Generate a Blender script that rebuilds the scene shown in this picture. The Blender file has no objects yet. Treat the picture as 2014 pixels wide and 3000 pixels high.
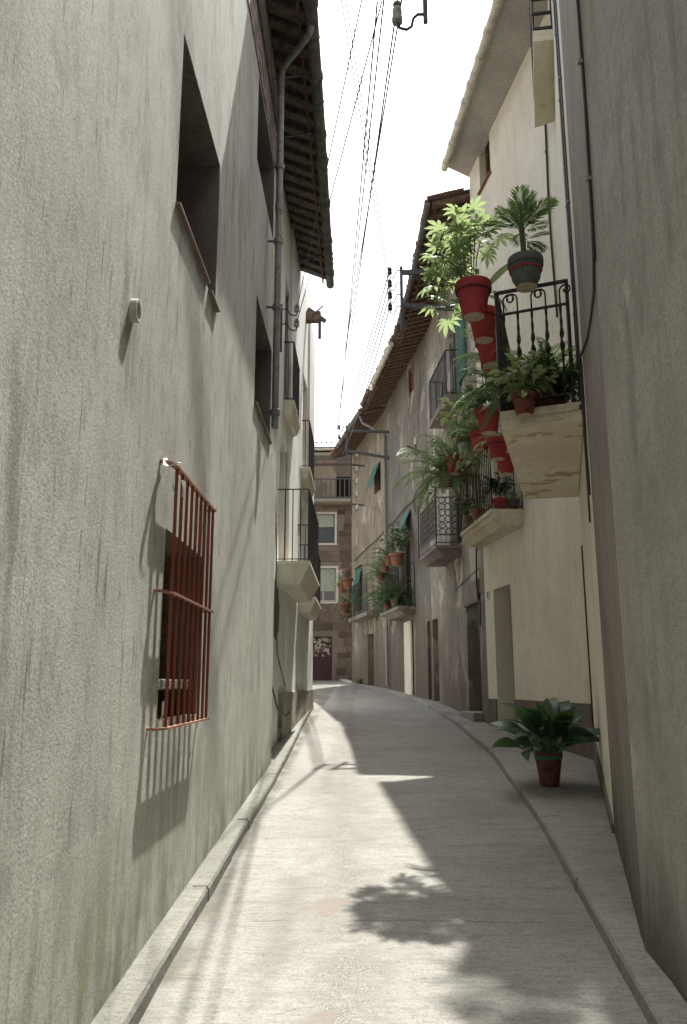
import bpy, math, random
from mathutils import Vector, Matrix, Euler
R = math.radians
rnd = random.Random(7)
scene = bpy.context.scene
COL = scene.collection

# ------------------------------------------------------------------ camera
cam_d = bpy.data.cameras.new('camera'); cam = bpy.data.objects.new('camera', cam_d); COL.objects.link(cam)
cam_d.sensor_fit = 'VERTICAL'; cam_d.sensor_height = 36; cam_d.sensor_width = 24; cam_d.lens = 28
cam_d.clip_start = 0.05; cam_d.clip_end = 600
cam.location = (0, 0, 1.6)
cam.rotation_euler = (R(90) + math.atan(500 / 2333.3), 0, math.atan(48 / 2333.3 * math.cos(math.atan(500 / 2333.3))))
scene.camera = cam

# ------------------------------------------------------------------ sky and sun
SUN = Vector((0.132, 0.44, 1.0))
w = bpy.data.worlds.new('World'); scene.world = w; w.use_nodes = True
nt = w.node_tree; nt.nodes.clear()
sky = nt.nodes.new('ShaderNodeTexSky'); sky.sky_type = 'NISHITA'; sky.sun_disc = False
sky.sun_elevation = math.atan2(1, math.hypot(SUN.x, SUN.y)); sky.sun_rotation = math.atan2(SUN.x, SUN.y)
sky.air_density = 1.0; sky.dust_density = 6.0; sky.ozone_density = 1.0; sky.altitude = 200
hs = nt.nodes.new('ShaderNodeHueSaturation'); hs.inputs['Saturation'].default_value = 0.22
bg = nt.nodes.new('ShaderNodeBackground'); bg.inputs[1].default_value = 0.14
wo = nt.nodes.new('ShaderNodeOutputWorld')
nt.links.new(sky.outputs[0], hs.inputs['Color']); nt.links.new(hs.outputs[0], bg.inputs[0]); nt.links.new(bg.outputs[0], wo.inputs[0])
sd = bpy.data.lights.new('sun', 'SUN'); sd.energy = 4.0; sd.angle = R(0.55); sd.color = (1.0, 0.98, 0.905)
so = bpy.data.objects.new('sun', sd); COL.objects.link(so)
so.rotation_euler = (-SUN).to_track_quat('-Z', 'Y').to_euler(); so.location = (3, 10, 30)
vs = scene.view_settings
vs.view_transform = 'Standard'; vs.look = 'None'; vs.gamma = 1; vs.use_curve_mapping = False; vs.exposure = 1.4
scene.render.engine = 'CYCLES'
scene.cycles.max_bounces = 6; scene.cycles.diffuse_bounces = 4; scene.cycles.glossy_bounces = 2; scene.cycles.transmission_bounces = 3

# ------------------------------------------------------------------ materials
MATS = {}
def rgb(c): return (c[0], c[1], c[2], 1)
class NT:
    def __init__(s, name):
        s.m = bpy.data.materials.new(name); s.m.use_nodes = True; s.t = s.m.node_tree; s.t.nodes.clear()
        s.out = s.t.nodes.new('ShaderNodeOutputMaterial'); s.p = s.t.nodes.new('ShaderNodeBsdfPrincipled')
        s.t.links.new(s.p.outputs[0], s.out.inputs[0])
        s.pos = s.t.nodes.new('ShaderNodeNewGeometry').outputs['Position']
        MATS[name] = s.m
    def n(s, typ): return s.t.nodes.new(typ)
    def l(s, a, b): s.t.links.new(a, b)
    def noise(s, scale, detail=4, rough=0.55, stretch=None, off=0.0):
        v = s.pos
        mp = s.n('ShaderNodeMapping'); s.l(v, mp.inputs[0]); mp.inputs['Location'].default_value = (off, off * 1.7, off * .6)
        if stretch: mp.inputs['Scale'].default_value = stretch
        t = s.n('ShaderNodeTexNoise'); t.inputs['Scale'].default_value = scale; t.inputs['Detail'].default_value = min(detail, 3.6)
        t.inputs['Roughness'].default_value = rough; s.l(mp.outputs[0], t.inputs['Vector'])
        return t.outputs['Fac']
    def grains(s, scale, off=0.0):
        mp = s.n('ShaderNodeMapping'); s.l(s.pos, mp.inputs[0]); mp.inputs['Location'].default_value = (off, off, off)
        v = s.n('ShaderNodeTexVoronoi'); v.feature = 'F1'; v.inputs['Scale'].default_value = scale; s.l(mp.outputs[0], v.inputs['Vector'])
        return s.math('SUBTRACT', 1.0, v.outputs['Distance'])
    def ramp(s, fac, a, b, lo=0.0, hi=1.0):
        r = s.n('ShaderNodeMapRange'); r.interpolation_type = 'SMOOTHSTEP'
        r.inputs['From Min'].default_value = a; r.inputs['From Max'].default_value = b
        r.inputs['To Min'].default_value = lo; r.inputs['To Max'].default_value = hi
        s.l(fac, r.inputs['Value']); return r.outputs[0]
    def math(s, op, a, b=None):
        m = s.n('ShaderNodeMath'); m.operation = op
        for i, v in enumerate((a, b)):
            if v is None: continue
            if isinstance(v, (int, float)): m.inputs[i].default_value = v
            else: s.l(v, m.inputs[i])
        return m.outputs[0]
    def mix(s, fac, a, b, blend='MIX'):
        m = s.n('ShaderNodeMix'); m.data_type = 'RGBA'; m.blend_type = blend
        if isinstance(fac, (int, float)): m.inputs[0].default_value = fac
        else: s.l(fac, m.inputs[0])
        for i, v in ((6, a), (7, b)):
            if isinstance(v, tuple): m.inputs[i].default_value = rgb(v)
            else: s.l(v, m.inputs[i])
        return m.outputs[2]
    def bump(s, h, strength, dist, prev=None):
        b = s.n('ShaderNodeBump'); b.inputs['Strength'].default_value = strength; b.inputs['Distance'].default_value = dist
        s.l(h, b.inputs['Height'])
        if prev is not None: s.l(prev, b.inputs['Normal'])
        return b.outputs[0]
    def height(s):       # metres above the sloping street
        sx = s.n('ShaderNodeSeparateXYZ'); s.l(s.pos, sx.inputs[0])
        return s.math('SUBTRACT', sx.outputs['Z'], s.math('MULTIPLY', sx.outputs['Y'], 0.055)), sx
    def done(s, col, rough=0.9, nrm=None, spec=0.25, metal=0.0):
        if isinstance(col, tuple): s.p.inputs['Base Color'].default_value = rgb(col)
        else: s.l(col, s.p.inputs['Base Color'])
        s.p.inputs['Roughness'].default_value = rough; s.p.inputs['Specular IOR Level'].default_value = spec
        s.p.inputs['Metallic'].default_value = metal
        if nrm is not None: s.l(nrm, s.p.inputs['Normal'])
        return s.m

def plaster(name, c1, c2, streak, streak_amt=0.5, grain=0.5, gscale=55, base=None, base_h=1.2, patch=None, patch_at=0.58, off=0.0, streak_sc=(3.2, 3.2, .42), gdist=0.012):
    s = NT(name)
    big = s.noise(.9, 5, .6, off=off)
    col = s.mix(s.ramp(big, .35, .68), c1, c2)
    st = s.noise(2.2, 8, .7, streak_sc, off + 3)
    msk = s.ramp(s.noise(.8, 4, .55, off=off + 17), .38, .62, .2, 1)
    col = s.mix(s.math('MULTIPLY', s.math('MULTIPLY', s.ramp(st, .47, .70), streak_amt), msk), col, streak)
    bl = s.noise(4.2, 8, .74, off=off + 6)
    col = s.mix(s.math('MULTIPLY', s.ramp(bl, .5, .72), streak_amt * .5), col, streak)
    st2 = s.noise(7, 5, .6, (3.5, 3.5, .22), off + 9)
    col = s.mix(s.math('MULTIPLY', s.math('MULTIPLY', s.ramp(st2, .52, .75), streak_amt * .4), msk), col, streak)
    if patch:
        pn = s.noise(1.1, 6, .68, (1, 1, .7), off + 21)
        col = s.mix(s.ramp(pn, patch_at, patch_at + .035), col, patch)
    h, sx = s.height()
    if base:
        bn = s.noise(1.8, 5, .6, (1.4, 1.4, .5), off + 5)
        lim = s.math('ADD', h, s.math('MULTIPLY', bn, -1.5 * base_h))
        f = s.ramp(lim, -base_h * .75, base_h * .3, 1, 0)
        col = s.mix(s.math('MULTIPLY', f, .9), col, base)
    fine = s.noise(gscale * .8, 4, .8, off=off)
    col = s.mix(s.ramp(fine, .40, .70, 0, .15 + .5 * min(grain, .8)), col, tuple(v * .4 for v in c1))
    g = s.math('ADD', s.math('MULTIPLY', s.noise(gscale * .7, 6, .8, off=off + 1), .7), s.math('MULTIPLY', s.grains(gscale * 1.6, off), .25))
    nrm = s.bump(g, grain, gdist)
    nrm = s.bump(s.noise(3.2, 4, .6, off=off), .3, .02, nrm)
    return s.done(col, .92, nrm, .15)

def simple(name, c1, c2=None, rough=.6, scale=30, grain=.1, spec=.4, metal=0.0, stretch=None, lo=.4, hi=.7):
    s = NT(name); c2 = c2 or tuple(v * .6 for v in c1)
    nz = s.noise(scale, 6, .65, stretch)
    col = s.mix(s.ramp(nz, lo, hi), c1, c2)
    return s.done(col, rough, s.bump(nz, grain, .006), spec, metal)

def leafmat(name, c1, c2, trans, tw=.35, rough=.38, spec=.5):
    s = NT(name)
    oi = s.n('ShaderNodeObjectInfo')
    nz = s.noise(9, 3)
    f = s.math('ADD', s.math('MULTIPLY', oi.outputs['Random'], .6), s.math('MULTIPLY', nz, .5))
    col = s.mix(s.ramp(f, .2, .9), c1, c2)
    s.done(col, rough, s.bump(s.noise(60, 2), .15, .002), spec)
    tr = s.n('ShaderNodeBsdfTranslucent'); tr.inputs[0].default_value = rgb(trans)
    mx = s.n('ShaderNodeMixShader'); mx.inputs[0].default_value = tw
    s.l(s.p.outputs[0], mx.inputs[1]); s.l(tr.outputs[0], mx.inputs[2]); s.l(mx.outputs[0], s.out.inputs[0])
    return s.m

# left grey rendered wall: rough cast, smoother repaired coat low down, algae at the foot
def left_wall_mat():
    s = NT('left_render')
    c1, c2 = (.54, .538, .475), (.435, .433, .385)
    col = s.mix(s.ramp(s.noise(.8, 5, .6), .35, .68), c1, c2)
    st = s.noise(2.3, 9, .72, (2.6, 2.6, .42), 3)
    msk = s.ramp(s.noise(.75, 4, .55, off=23), .40, .62, .25, 1)
    col = s.mix(s.math('MULTIPLY', s.math('MULTIPLY', s.ramp(st, .46, .70), .68), msk), col, (.19, .182, .16))
    bl = s.noise(5.5, 8, .75, (1, 1, .7), 29)
    col = s.mix(s.math('MULTIPLY', s.ramp(bl, .48, .70), .45), col, (.25, .243, .215))
    st2 = s.noise(9, 6, .62, (3, 3, .25), 11)
    col = s.mix(s.math('MULTIPLY', s.math('MULTIPLY', s.ramp(st2, .54, .74), .28), msk), col, (.24, .23, .205))
    # drip marks with sharp upper ends
    st3 = s.noise(13, 5, .6, (1.6, 1.6, .17), 31)
    col = s.mix(s.math('MULTIPLY', s.ramp(st3, .62, .70), .6), col, (.14, .13, .12))
    h, sx = s.height()
    # repaired coat below about 1.1 m
    edge = s.math('ADD', sx.outputs['Z'], s.math('ADD', s.math('MULTIPLY', s.noise(2.2, 6, .6, off=8), -.55), s.math('MULTIPLY', sx.outputs['Y'], -.11)))
    low = s.ramp(edge, .30, .345, 1, 0)
    col = s.mix(s.math('MULTIPLY', low, .35), col, (.46, .45, .39))
    # algae
    alg = s.noise(3.2, 6, .65, (1.5, 1.5, .35), 15)
    am = s.math('MULTIPLY', s.ramp(alg, .44, .66), s.ramp(h, .1, 1.15, 1, 0))
    col = s.mix(s.math('MULTIPLY', am, .7), col, (.165, .205, .09))
    dm = s.math('MULTIPLY', s.ramp(s.noise(5, 6, .7, off=40), .42, .66), s.ramp(h, .05, .7, 1, 0))
    col = s.mix(s.math('MULTIPLY', dm, .5), col, (.17, .165, .14))
    # a splash of lime
    lp = s.noise(6, 6, .7, (1, 1.2, .5), 51)
    lm = s.math('MULTIPLY', s.math('MULTIPLY', s.ramp(lp, .5, .62), s.ramp(sx.outputs['Y'], 2.55, 3.0, 1, 0)), s.ramp(h, .15, .75, 1, 0))
    col = s.mix(lm, col, (.62, .61, .58))
    fine = s.noise(75, 4, .8)
    col = s.mix(s.ramp(fine, .42, .68, 0, .5), col, (.17, .16, .145))
    fine2 = s.noise(60, 4, .85, off=77)
    col = s.mix(s.ramp(fine2, .55, .72, 0, .3), col, (.66, .65, .59))
    g = s.math('ADD', s.math('MULTIPLY', s.noise(85, 7, .85, off=2), .8), s.math('MULTIPLY', s.noise(28, 4, .7, off=5), .35))
    nb = s.n('ShaderNodeBump'); nb.inputs['Distance'].default_value = .007
    s.l(g, nb.inputs['Height']); s.l(s.math('ADD', s.math('MULTIPLY', low, -.25), .55), nb.inputs['Strength'])
    nrm = s.bump(s.noise(2.4, 5, .6, (1, 1, .6), 4), .3, .012, nb.outputs[0])
    nrm = s.bump(s.ramp(edge, .26, .37, 1, 0), .35, .004, nrm)
    return s.done(col, .93, nrm, .12)
left_wall_mat()

plaster('right_render', (.40, .385, .35), (.32, .308, .28), (.17, .163, .147), .65, .6, 50, base=(.10, .09, .078), base_h=.9, patch=(.45, .44, .405), patch_at=.62, off=13)
plaster('corner_render', (.265, .235, .203), (.205, .181, .157), (.115, .10, .086), .6, .5, 50, base=(.09, .075, .06), base_h=.8, off=27)
plaster('cream_paint', (.74, .705, .595), (.66, .625, .52), (.46, .415, .32), .4, .25, 40, off=41)
plaster('cream_soffit', (.72, .67, .53), (.62, .55, .40), (.34, .27, .17), .35, .2, 30, patch=(.42, .33, .19), patch_at=.6, off=45, streak_sc=(3, .6, 3))
plaster('cream_moulding', (.62, .58, .46), (.50, .43, .30), (.3, .22, .13), .5, .35, 25, patch=(.35, .26, .16), patch_at=.62, off=49)
plaster('plinth_brown', (.20, .165, .135), (.15, .125, .105), (.08, .07, .06), .5, .6, 45, off=55)
plaster('white_render', (.82, .81, .755), (.74, .735, .69), (.45, .44, .41), .5, .3, 60, off=61)
plaster('white_trim', (.72, .685, .58), (.62, .585, .49), (.36, .31, .24), .3, .2, 40, off=65)
plaster('pink_reveal', (.60, .48, .40), (.55, .44, .37), (.4, .32, .27), .3, .1, 40, off=67)
plaster('roughcast', (.24, .21, .17), (.46, .42, .35), (.03, .026, .022), .95, 1.0, 30, off=71, gdist=.03, streak_sc=(6, 6, 3))
plaster('house_light', (.36, .328, .275), (.24, .217, .18), (.11, .097, .08), .9, .8, 34, base=(.135, .103, .076), base_h=2.2, patch=(.50, .47, .41), patch_at=.55, off=81, gdist=.02)
plaster('house_dark', (.215, .198, .172), (.16, .147, .128), (.07, .063, .054), .9, .9, 30, base=(.13, .098, .072), base_h=2.8, patch=(.32, .285, .235), patch_at=.58, off=91, gdist=.025)
plaster('house_tan', (.33, .285, .225), (.22, .19, .15), (.11, .094, .076), .9, .8, 34, base=(.13, .098, .072), base_h=2.4, patch=(.43, .39, .33), patch_at=.57, off=101, gdist=.02)
plaster('reveal_grey', (.30, .265, .23), (.22, .19, .165), (.12, .10, .09), .5, .4, 40, off=105)
plaster('soffit_grey', (.44, .43, .395), (.36, .35, .32), (.22, .215, .195), .4, .6, 40, off=107)
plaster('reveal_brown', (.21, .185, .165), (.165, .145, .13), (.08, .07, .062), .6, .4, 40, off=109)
plaster('end_plaster', (.33, .275, .215), (.26, .215, .17), (.16, .12, .095), .5, .5, 30, patch=(.22, .165, .125), patch_at=.58, off=111)
plaster('mortar', (.20, .17, .138), (.16, .135, .11), (.12, .1, .08), .4, .6, 30, off=113)
for i, c in enumerate([(.13, .098, .076), (.165, .127, .10), (.10, .078, .062), (.19, .15, .12)]):
    plaster('stone_%s' % 'abcd'[i], c, tuple(v * .75 for v in c), (.07, .05, .04), .5, .8, 25, off=121 + 5 * i, gdist=.02)

def concrete(name, c1, c2, c3, wet=False, off=0.0):
    s = NT(name)
    col = s.mix(s.ramp(s.noise(.7, 6, .62, off=off), .38, .66), c1, c2)
    br = s.noise(3.5, 6, .65, (.35, 2.4, 1), off + 2)
    col = s.mix(s.math('MULTIPLY', s.ramp(br, .47, .72), .32), col, c3)
    spk = s.noise(70, 4, .75, off=off)
    col = s.mix(s.ramp(spk, .45, .72, 0, .7), col, c3)
    sp2 = s.noise(24, 4, .85, (.8, 1.5, 1), off + 44)
    col = s.mix(s.ramp(sp2, .52, .72, 0, .6), col, c3)
    sp3 = s.noise(9, 4, .8, (1, 1.4, 1), off + 48)
    col = s.mix(s.ramp(sp3, .5, .72, 0, .4), col, c3)
    fb = s.noise(22, 5, .7, (.25, 2.2, 1), off + 12)
    col = s.mix(s.ramp(fb, .45, .75, 0, .45), col, c3)
    h = s.math('ADD', s.math('MULTIPLY', s.noise(45, 6, .7, (.6, 1.6, 1), off), .7), s.math('MULTIPLY', s.noise(12, 5, .65, (.5, 2.2, 1), off + 7), .8))
    crk = s.n('ShaderNodeTexVoronoi'); crk.feature = 'DISTANCE_TO_EDGE'; crk.inputs['Scale'].default_value = .42
    wob = s.n('ShaderNodeVectorMath'); wob.operation = 'MULTIPLY_ADD'
    nn = s.n('ShaderNodeTexNoise'); nn.inputs['Scale'].default_value = 2.3; nn.inputs['Detail'].default_value = 6
    s.l(s.pos, nn.inputs['Vector']); s.l(nn.outputs['Color'], wob.inputs[0]); wob.inputs[1].default_value = (.8, .8, .8); s.l(s.pos, wob.inputs[2])
    s.l(wob.outputs[0], crk.inputs['Vector'])
    cf = s.math('MULTIPLY', s.ramp(crk.outputs['Distance'], .0012, .004, 1, 0), s.ramp(s.noise(1.3, 3, .5, off=off + 5), .58, .68))
    col = s.mix(s.math('MULTIPLY', cf, .5), col, tuple(v * .45 for v in c3))
    rough = .88
    if wet:   # washed-out, exposed-aggregate runnel down the middle of the lane
        sx = s.n('ShaderNodeSeparateXYZ'); s.l(s.pos, sx.inputs[0])
        cx = s.math('ADD', s.math('ABSOLUTE', s.math('ADD', sx.outputs['X'], s.math('ADD', s.math('MULTIPLY', sx.outputs['Y'], .022), -.02))), s.math('MULTIPLY', s.noise(2.4, 6, .65, off=33), .5))
        m = s.math('MULTIPLY', s.ramp(cx, .26, .5, 1, 0), s.ramp(s.noise(6, 6, .7, off=17), .34, .54))
        col = s.mix(s.math('MULTIPLY', m, .85), col, (.105, .098, .085))
        agg = s.noise(150, 2, .6, off=19)
        col = s.mix(s.math('MULTIPLY', m, s.ramp(agg, .52, .66)), col, (.38, .365, .33))
        pat = s.math('MULTIPLY', s.ramp(s.noise(2.6, 5, .6, off=64), .57, .63), s.ramp(cx, .35, .62, 1, 0))
        col = s.mix(s.math('MULTIPLY', pat, .55), col, (.17, .135, .105))
        # dusty drip line further left
        cl = s.math('ADD', s.math('ABSOLUTE', s.math('ADD', s.math('ADD', sx.outputs['X'], .48), s.math('MULTIPLY', sx.outputs['Y'], -.012))), s.math('MULTIPLY', s.noise(3, 5, .6, off=71), .3))
        m2 = s.math('MULTIPLY', s.ramp(cl, .14, .33, 1, 0), s.ramp(s.noise(1.6, 5, .65, (1, .6, 1), 75), .42, .62))
        col = s.mix(s.math('MULTIPLY', m2, .5), col, (.13, .122, .108))
        yw = s.math('ADD', sx.outputs['Y'], s.math('MULTIPLY', s.noise(3, 4, .6, off=90), .10))
        jn = s.math('ABSOLUTE', s.math('SUBTRACT', s.math('MODULO', s.math('ADD', yw, 41.3), 3.7), 1.85))
        jf = s.math('MULTIPLY', s.ramp(jn, .004, .012, 1, 0), s.ramp(s.noise(2.2, 3, .5, off=95), .40, .55))
        col = s.mix(s.math('MULTIPLY', jf, .55), col, (.07, .065, .055))
        ke = s.math('ADD', s.math('ADD', sx.outputs['X'], .93), s.math('MULTIPLY', s.noise(7, 5, .7, off=97), -.16))
        kf = s.math('MULTIPLY', s.ramp(ke, -.06, .05, 1, 0), s.ramp(s.noise(2, 4, .6, off=99), .35, .6, .25, 1))
        col = s.mix(s.math('MULTIPLY', kf, .75), col, (.09, .083, .065))
        lv = s.noise(34, 2, .4, (1, 1, 1), 103)
        col = s.mix(s.math('MULTIPLY', s.ramp(lv, .735, .76), .7), col, (.08, .065, .045))
        rn = s.ramp(m, 0, 1, .86, .55); s.l(rn, s.p.inputs['Roughness'])
    nrm = s.bump(h, .7, .009)
    nrm = s.bump(cf, .6, -.006, nrm)
    m = s.done(col, rough, nrm, .2)
    if wet: s.l(rn, s.p.inputs['Roughness'])
    return m
concrete('road_concrete', (.29, .282, .257), (.24, .233, .211), (.11, .106, .095), True)
concrete('pavement_concrete', (.33, .317, .285), (.26, .249, .222), (.12, .113, .10), off=20)
concrete('kerb_concrete', (.265, .258, .23), (.19, .185, .162), (.08, .076, .064), off=30)
simple('ground_earth', (.22, .19, .15), rough=.95, scale=4)
simple('wood_old', (.20, .135, .10), (.08, .055, .045), .85, 18, .4, .2)
simple('wood_grey', (.15, .125, .105), (.065, .055, .048), .85, 14, .4, .2)
simple('batten_rust', (.17, .085, .058), (.09, .055, .042), .85, 12, .3, .2)
simple('board_dark', (.10, .075, .06), (.05, .04, .035), .9, 9, .3, .15)
simple('clay_tile', (.27, .15, .10), (.13, .085, .065), .88, 7, .4, .2)
simple('clay_tile_lichen', (.22, .165, .125), (.10, .085, .07), .9, 9, .5, .2)
simple('cement_pipe', (.15, .145, .13), (.07, .068, .06), .85, 9, .3, .2)
simple('pale_pipe', (.52, .49, .42), (.36, .34, .29), .8, 6, .2, .25)
simple('zinc', (.25, .25, .24), (.15, .15, .145), .55, 12, .15, .5, .3)
simple('iron_black', (.012, .012, .014), (.03, .024, .02), .5, 40, .15, .45)
simple('iron_rust', (.23, .058, .032), (.12, .045, .03), .68, 45, .35, .35, lo=.5, hi=.72)
simple('iron_rust_pale', (.36, .185, .13), (.20, .085, .055), .7, 40, .3, .3)
simple('iron_grey', (.09, .09, .092), (.05, .045, .042), .6, 20, .2, .4)
simple('iron_brown', (.075, .04, .03), (.04, .028, .024), .65, 20, .2, .4)
simple('cable_black', (.015, .015, .018), (.03, .03, .03), .5, 30, .05, .4)
simple('cable_green', (.10, .17, .16), (.07, .11, .11), .6, 30, .05, .4)
simple('wire_grey', (.12, .12, .115), None, .6, 30, .05, .4)
simple('porcelain', (.62, .62, .58), (.42, .42, .38), .3, 20, .05, .5)
simple('porcelain_old', (.34, .35, .29), (.20, .20, .16), .5, 25, .2, .5)
simple('porcelain_dark', (.03, .028, .028), None, .35, 20, .05, .5)
simple('enamel_white', (.68, .66, .60), (.42, .38, .33), .4, 10, .05, .5, lo=.55, hi=.8)
simple('terracotta', (.225, .10, .062), (.14, .066, .045), .8, 14, .3, .25)
simple('terracotta_dark', (.16, .055, .035), (.075, .03, .024), .75, 14, .3, .25)
simple('pot_red', (.345, .042, .045), (.22, .036, .036), .75, 12, .22, .35, lo=.45, hi=.75)
simple('pot_grey', (.115, .125, .11), (.065, .072, .064), .88, 45, .8, .2)
simple('pot_teal', (.26, .34, .31), (.38, .42, .38), .7, 9, .2, .3)
simple('pot_brown', (.14, .06, .04), (.30, .22, .15), .8, 25, .3, .25)
simple('pot_base', (.48, .38, .29), (.33, .25, .19), .85, 16, .2, .2)
simple('band_red', (.33, .04, .035), None, .6, 30, .1, .3)
simple('band_green', (.05, .20, .10), None, .6, 30, .1, .3)
simple('soil', (.05, .035, .025), None, .95, 40, .5, .1)
simple('shutter_green', (.028, .12, .085), (.05, .16, .12), .7, 14, .2, .3)
simple('shutter_teal', (.05, .14, .125), (.10, .20, .18), .75, 10, .2, .3)
simple('blind_pale', (.34, .37, .31), (.26, .28, .24), .7, 10, .1, .3)
simple('door_red', (.05, .017, .017), (.032, .014, .014), .6, 8, .15, .35)
simple('door_brown', (.10, .05, .032), (.06, .032, .024), .65, 12, .2, .35)
simple('door_dark', (.03, .024, .02), None, .7, 12, .2, .3)
simple('peeling_wood', (.34, .28, .24), (.12, .085, .07), .9, 5, .6, .2, stretch=(6, 1, 6), lo=.42, hi=.55)
simple('frame_pale', (.50, .48, .42), (.38, .35, .3), .6, 15, .1, .3)
simple('slate_sill', (.22, .16, .13), (.14, .10, .085), .7, 20, .2, .3)
simple('sheet_shred', (.70, .69, .64), (.55, .53, .48), .7, 20, .1, .3)
simple('plate_white', (.62, .62, .6), None, .4, 20, .0, .4)
simple('ink', (.04, .04, .05), None, .6, 20, .0, .3)
simple('flower_white', (.72, .70, .66), None, .7, 30, .1, .3)
simple('flower_red', (.42, .03, .05), None, .6, 30, .1, .3)
simple('trunk_fibre', (.11, .12, .06), (.06, .055, .035), .85, 30, .5, .2)
g = NT('glass_dark'); g.done((.012, .013, .015), .08, None, .6)
g = NT('interior_dark'); g.done((.02, .018, .016), .95, None, .05)
leafmat('leaf_fatsia', (.13, .20, .085), (.21, .28, .13), (.33, .42, .19), .42, .3)
leafmat('leaf_palm', (.035, .075, .028), (.06, .11, .035), (.16, .26, .06), .28, .4)
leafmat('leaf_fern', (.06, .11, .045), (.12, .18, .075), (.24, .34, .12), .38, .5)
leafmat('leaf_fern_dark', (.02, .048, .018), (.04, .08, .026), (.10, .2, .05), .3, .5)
leafmat('leaf_broad', (.032, .075, .036), (.07, .125, .06), (.12, .21, .07), .22, .45, .35)
leafmat('leaf_variegated', (.16, .24, .09), (.42, .46, .26), (.4, .48, .2), .35, .4)
leafmat('leaf_spider', (.09, .15, .04), (.2, .27, .09), (.3, .42, .12), .35, .4)
leafmat('leaf_bush', (.035, .07, .03), (.07, .11, .05), (.14, .22, .07), .3, .45)

def door_poster_mat():
    s = NT('door_posters')
    n1 = s.noise(5.5, 7, .75, (1, 1, .8), 3)
    col = s.mix(s.ramp(n1, .5, .53), (.07, .03, .028), (.40, .38, .33))
    col = s.mix(s.ramp(s.noise(7, 4, .6, off=9), .6, .63), col, (.12, .10, .09))
    s.done(col, .85, None, .2)
door_poster_mat()

# ------------------------------------------------------------------ mesh helpers
class MB:
    def __init__(s): s.v = []; s.f = []; s.sm = False
    def add(s, vs, fs):
        o = len(s.v); s.v += [tuple(p) for p in vs]; s.f += [tuple(i + o for i in f) for f in fs]; return s
    def quad(s, a, b, c, d): return s.add([a, b, c, d], [(0, 1, 2, 3)])
    def hexa(s, p):    # 8 points: bottom 4 (ccw), top 4
        return s.add(p, [(3, 2, 1, 0), (4, 5, 6, 7), (0, 1, 5, 4), (1, 2, 6, 5), (2, 3, 7, 6), (3, 0, 4, 7)])
    def box(s, x0, x1, y0, y1, z0, z1):
        return s.hexa([(x0, y0, z0), (x1, y0, z0), (x1, y1, z0), (x0, y1, z0), (x0, y0, z1), (x1, y0, z1), (x1, y1, z1), (x0, y1, z1)])
    def prism(s, poly, z0, z1, inset=None):
        n = len(poly); lo = inset or poly
        vs = [(p[0], p[1], z0) for p in lo] + [(p[0], p[1], z1) for p in poly]
        fs = [tuple(range(n))[::-1], tuple(range(n, 2 * n))] + [(i, (i + 1) % n, n + (i + 1) % n, n + i) for i in range(n)]
        return s.add(vs, fs)
    def bar(s, a, b, w, h=None, up=(0, 0, 1)):
        a = Vector(a); b = Vector(b); d = (b - a).normalized(); h = h or w
        u = Vector(up)
        if abs(d.dot(u)) > .95: u = Vector((0, 1, 0))
        x = d.cross(u).normalized() * (w / 2); y = x.cross(d).normalized() * (h / 2)
        return s.hexa([a - x - y, a + x - y, b + x - y, b - x - y, a - x + y, a + x + y, b + x + y, b - x + y])
    def tube(s, pts, r, seg=8, cap=True):
        pts = [Vector(p) for p in pts]; n = len(pts); rs = r if isinstance(r, (list, tuple)) else [r] * n
        vs = []; prev = None
        for i, p in enumerate(pts):
            d = (pts[min(i + 1, n - 1)] - pts[max(i - 1, 0)])
            d = d.normalized() if d.length > 1e-9 else Vector((0, 0, 1))
            if prev is None:
                ref = Vector((0, 0, 1)) if abs(d.z) < .9 else Vector((1, 0, 0)); x = d.cross(ref).normalized()
            else:
                x = prev - d * prev.dot(d); x = x.normalized() if x.length > 1e-6 else d.orthogonal().normalized()
            prev = x; y = d.cross(x)
            for k in range(seg):
                a = 2 * math.pi * k / seg; vs.append(p + (x * math.cos(a) + y * math.sin(a)) * rs[i])
        fs = []
        for i in range(n - 1):
            for k in range(seg):
                k2 = (k + 1) % seg; fs.append((i * seg + k, i * seg + k2, (i + 1) * seg + k2, (i + 1) * seg + k))
        if cap: fs += [tuple(range(seg))[::-1], tuple(range((n - 1) * seg, n * seg))]
        s.sm = True
        return s.add(vs, fs)
    def lathe(s, prof, seg=20, c=(0, 0, 0), sq=None):
        vs = []
        for r, z in prof:
            for k in range(seg):
                a = 2 * math.pi * k / seg; vs.append((c[0] + r * math.cos(a), c[1] + r * math.sin(a), c[2] + z))
        fs = []
        for i in range(len(prof) - 1):
            for k in range(seg):
                k2 = (k + 1) % seg; fs.append((i * seg + k, i * seg + k2, (i + 1) * seg + k2, (i + 1) * seg + k))
        fs += [tuple(range(seg))[::-1]]
        if prof[-1][0] > .001: fs += [tuple(range((len(prof) - 1) * seg, len(prof) * seg))]
        s.sm = True
        return s.add(vs, fs)
    def mesh(s, name, smooth=None):
        me = bpy.data.meshes.new(name); me.from_pydata(s.v, [], s.f); me.validate(); me.update()
        if s.sm if smooth is None else smooth:
            me.polygons.foreach_set('use_smooth', [True] * len(me.polygons))
            try: me.set_sharp_from_angle(angle=R(38))
            except Exception: pass
        return me
    def build(s, name, mat, parent=None, bevel=0, smooth=None):
        me = s.mesh(name, smooth); me.materials.append(MATS[mat])
        o = bpy.data.objects.new(name, me); COL.objects.link(o)
        if parent is not None: attach(o, parent)
        if bevel:
            b = o.modifiers.new('bevel', 'BEVEL'); b.width = bevel; b.segments = 2; b.limit_method = 'ANGLE'
        return o
BASE = {}
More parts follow.
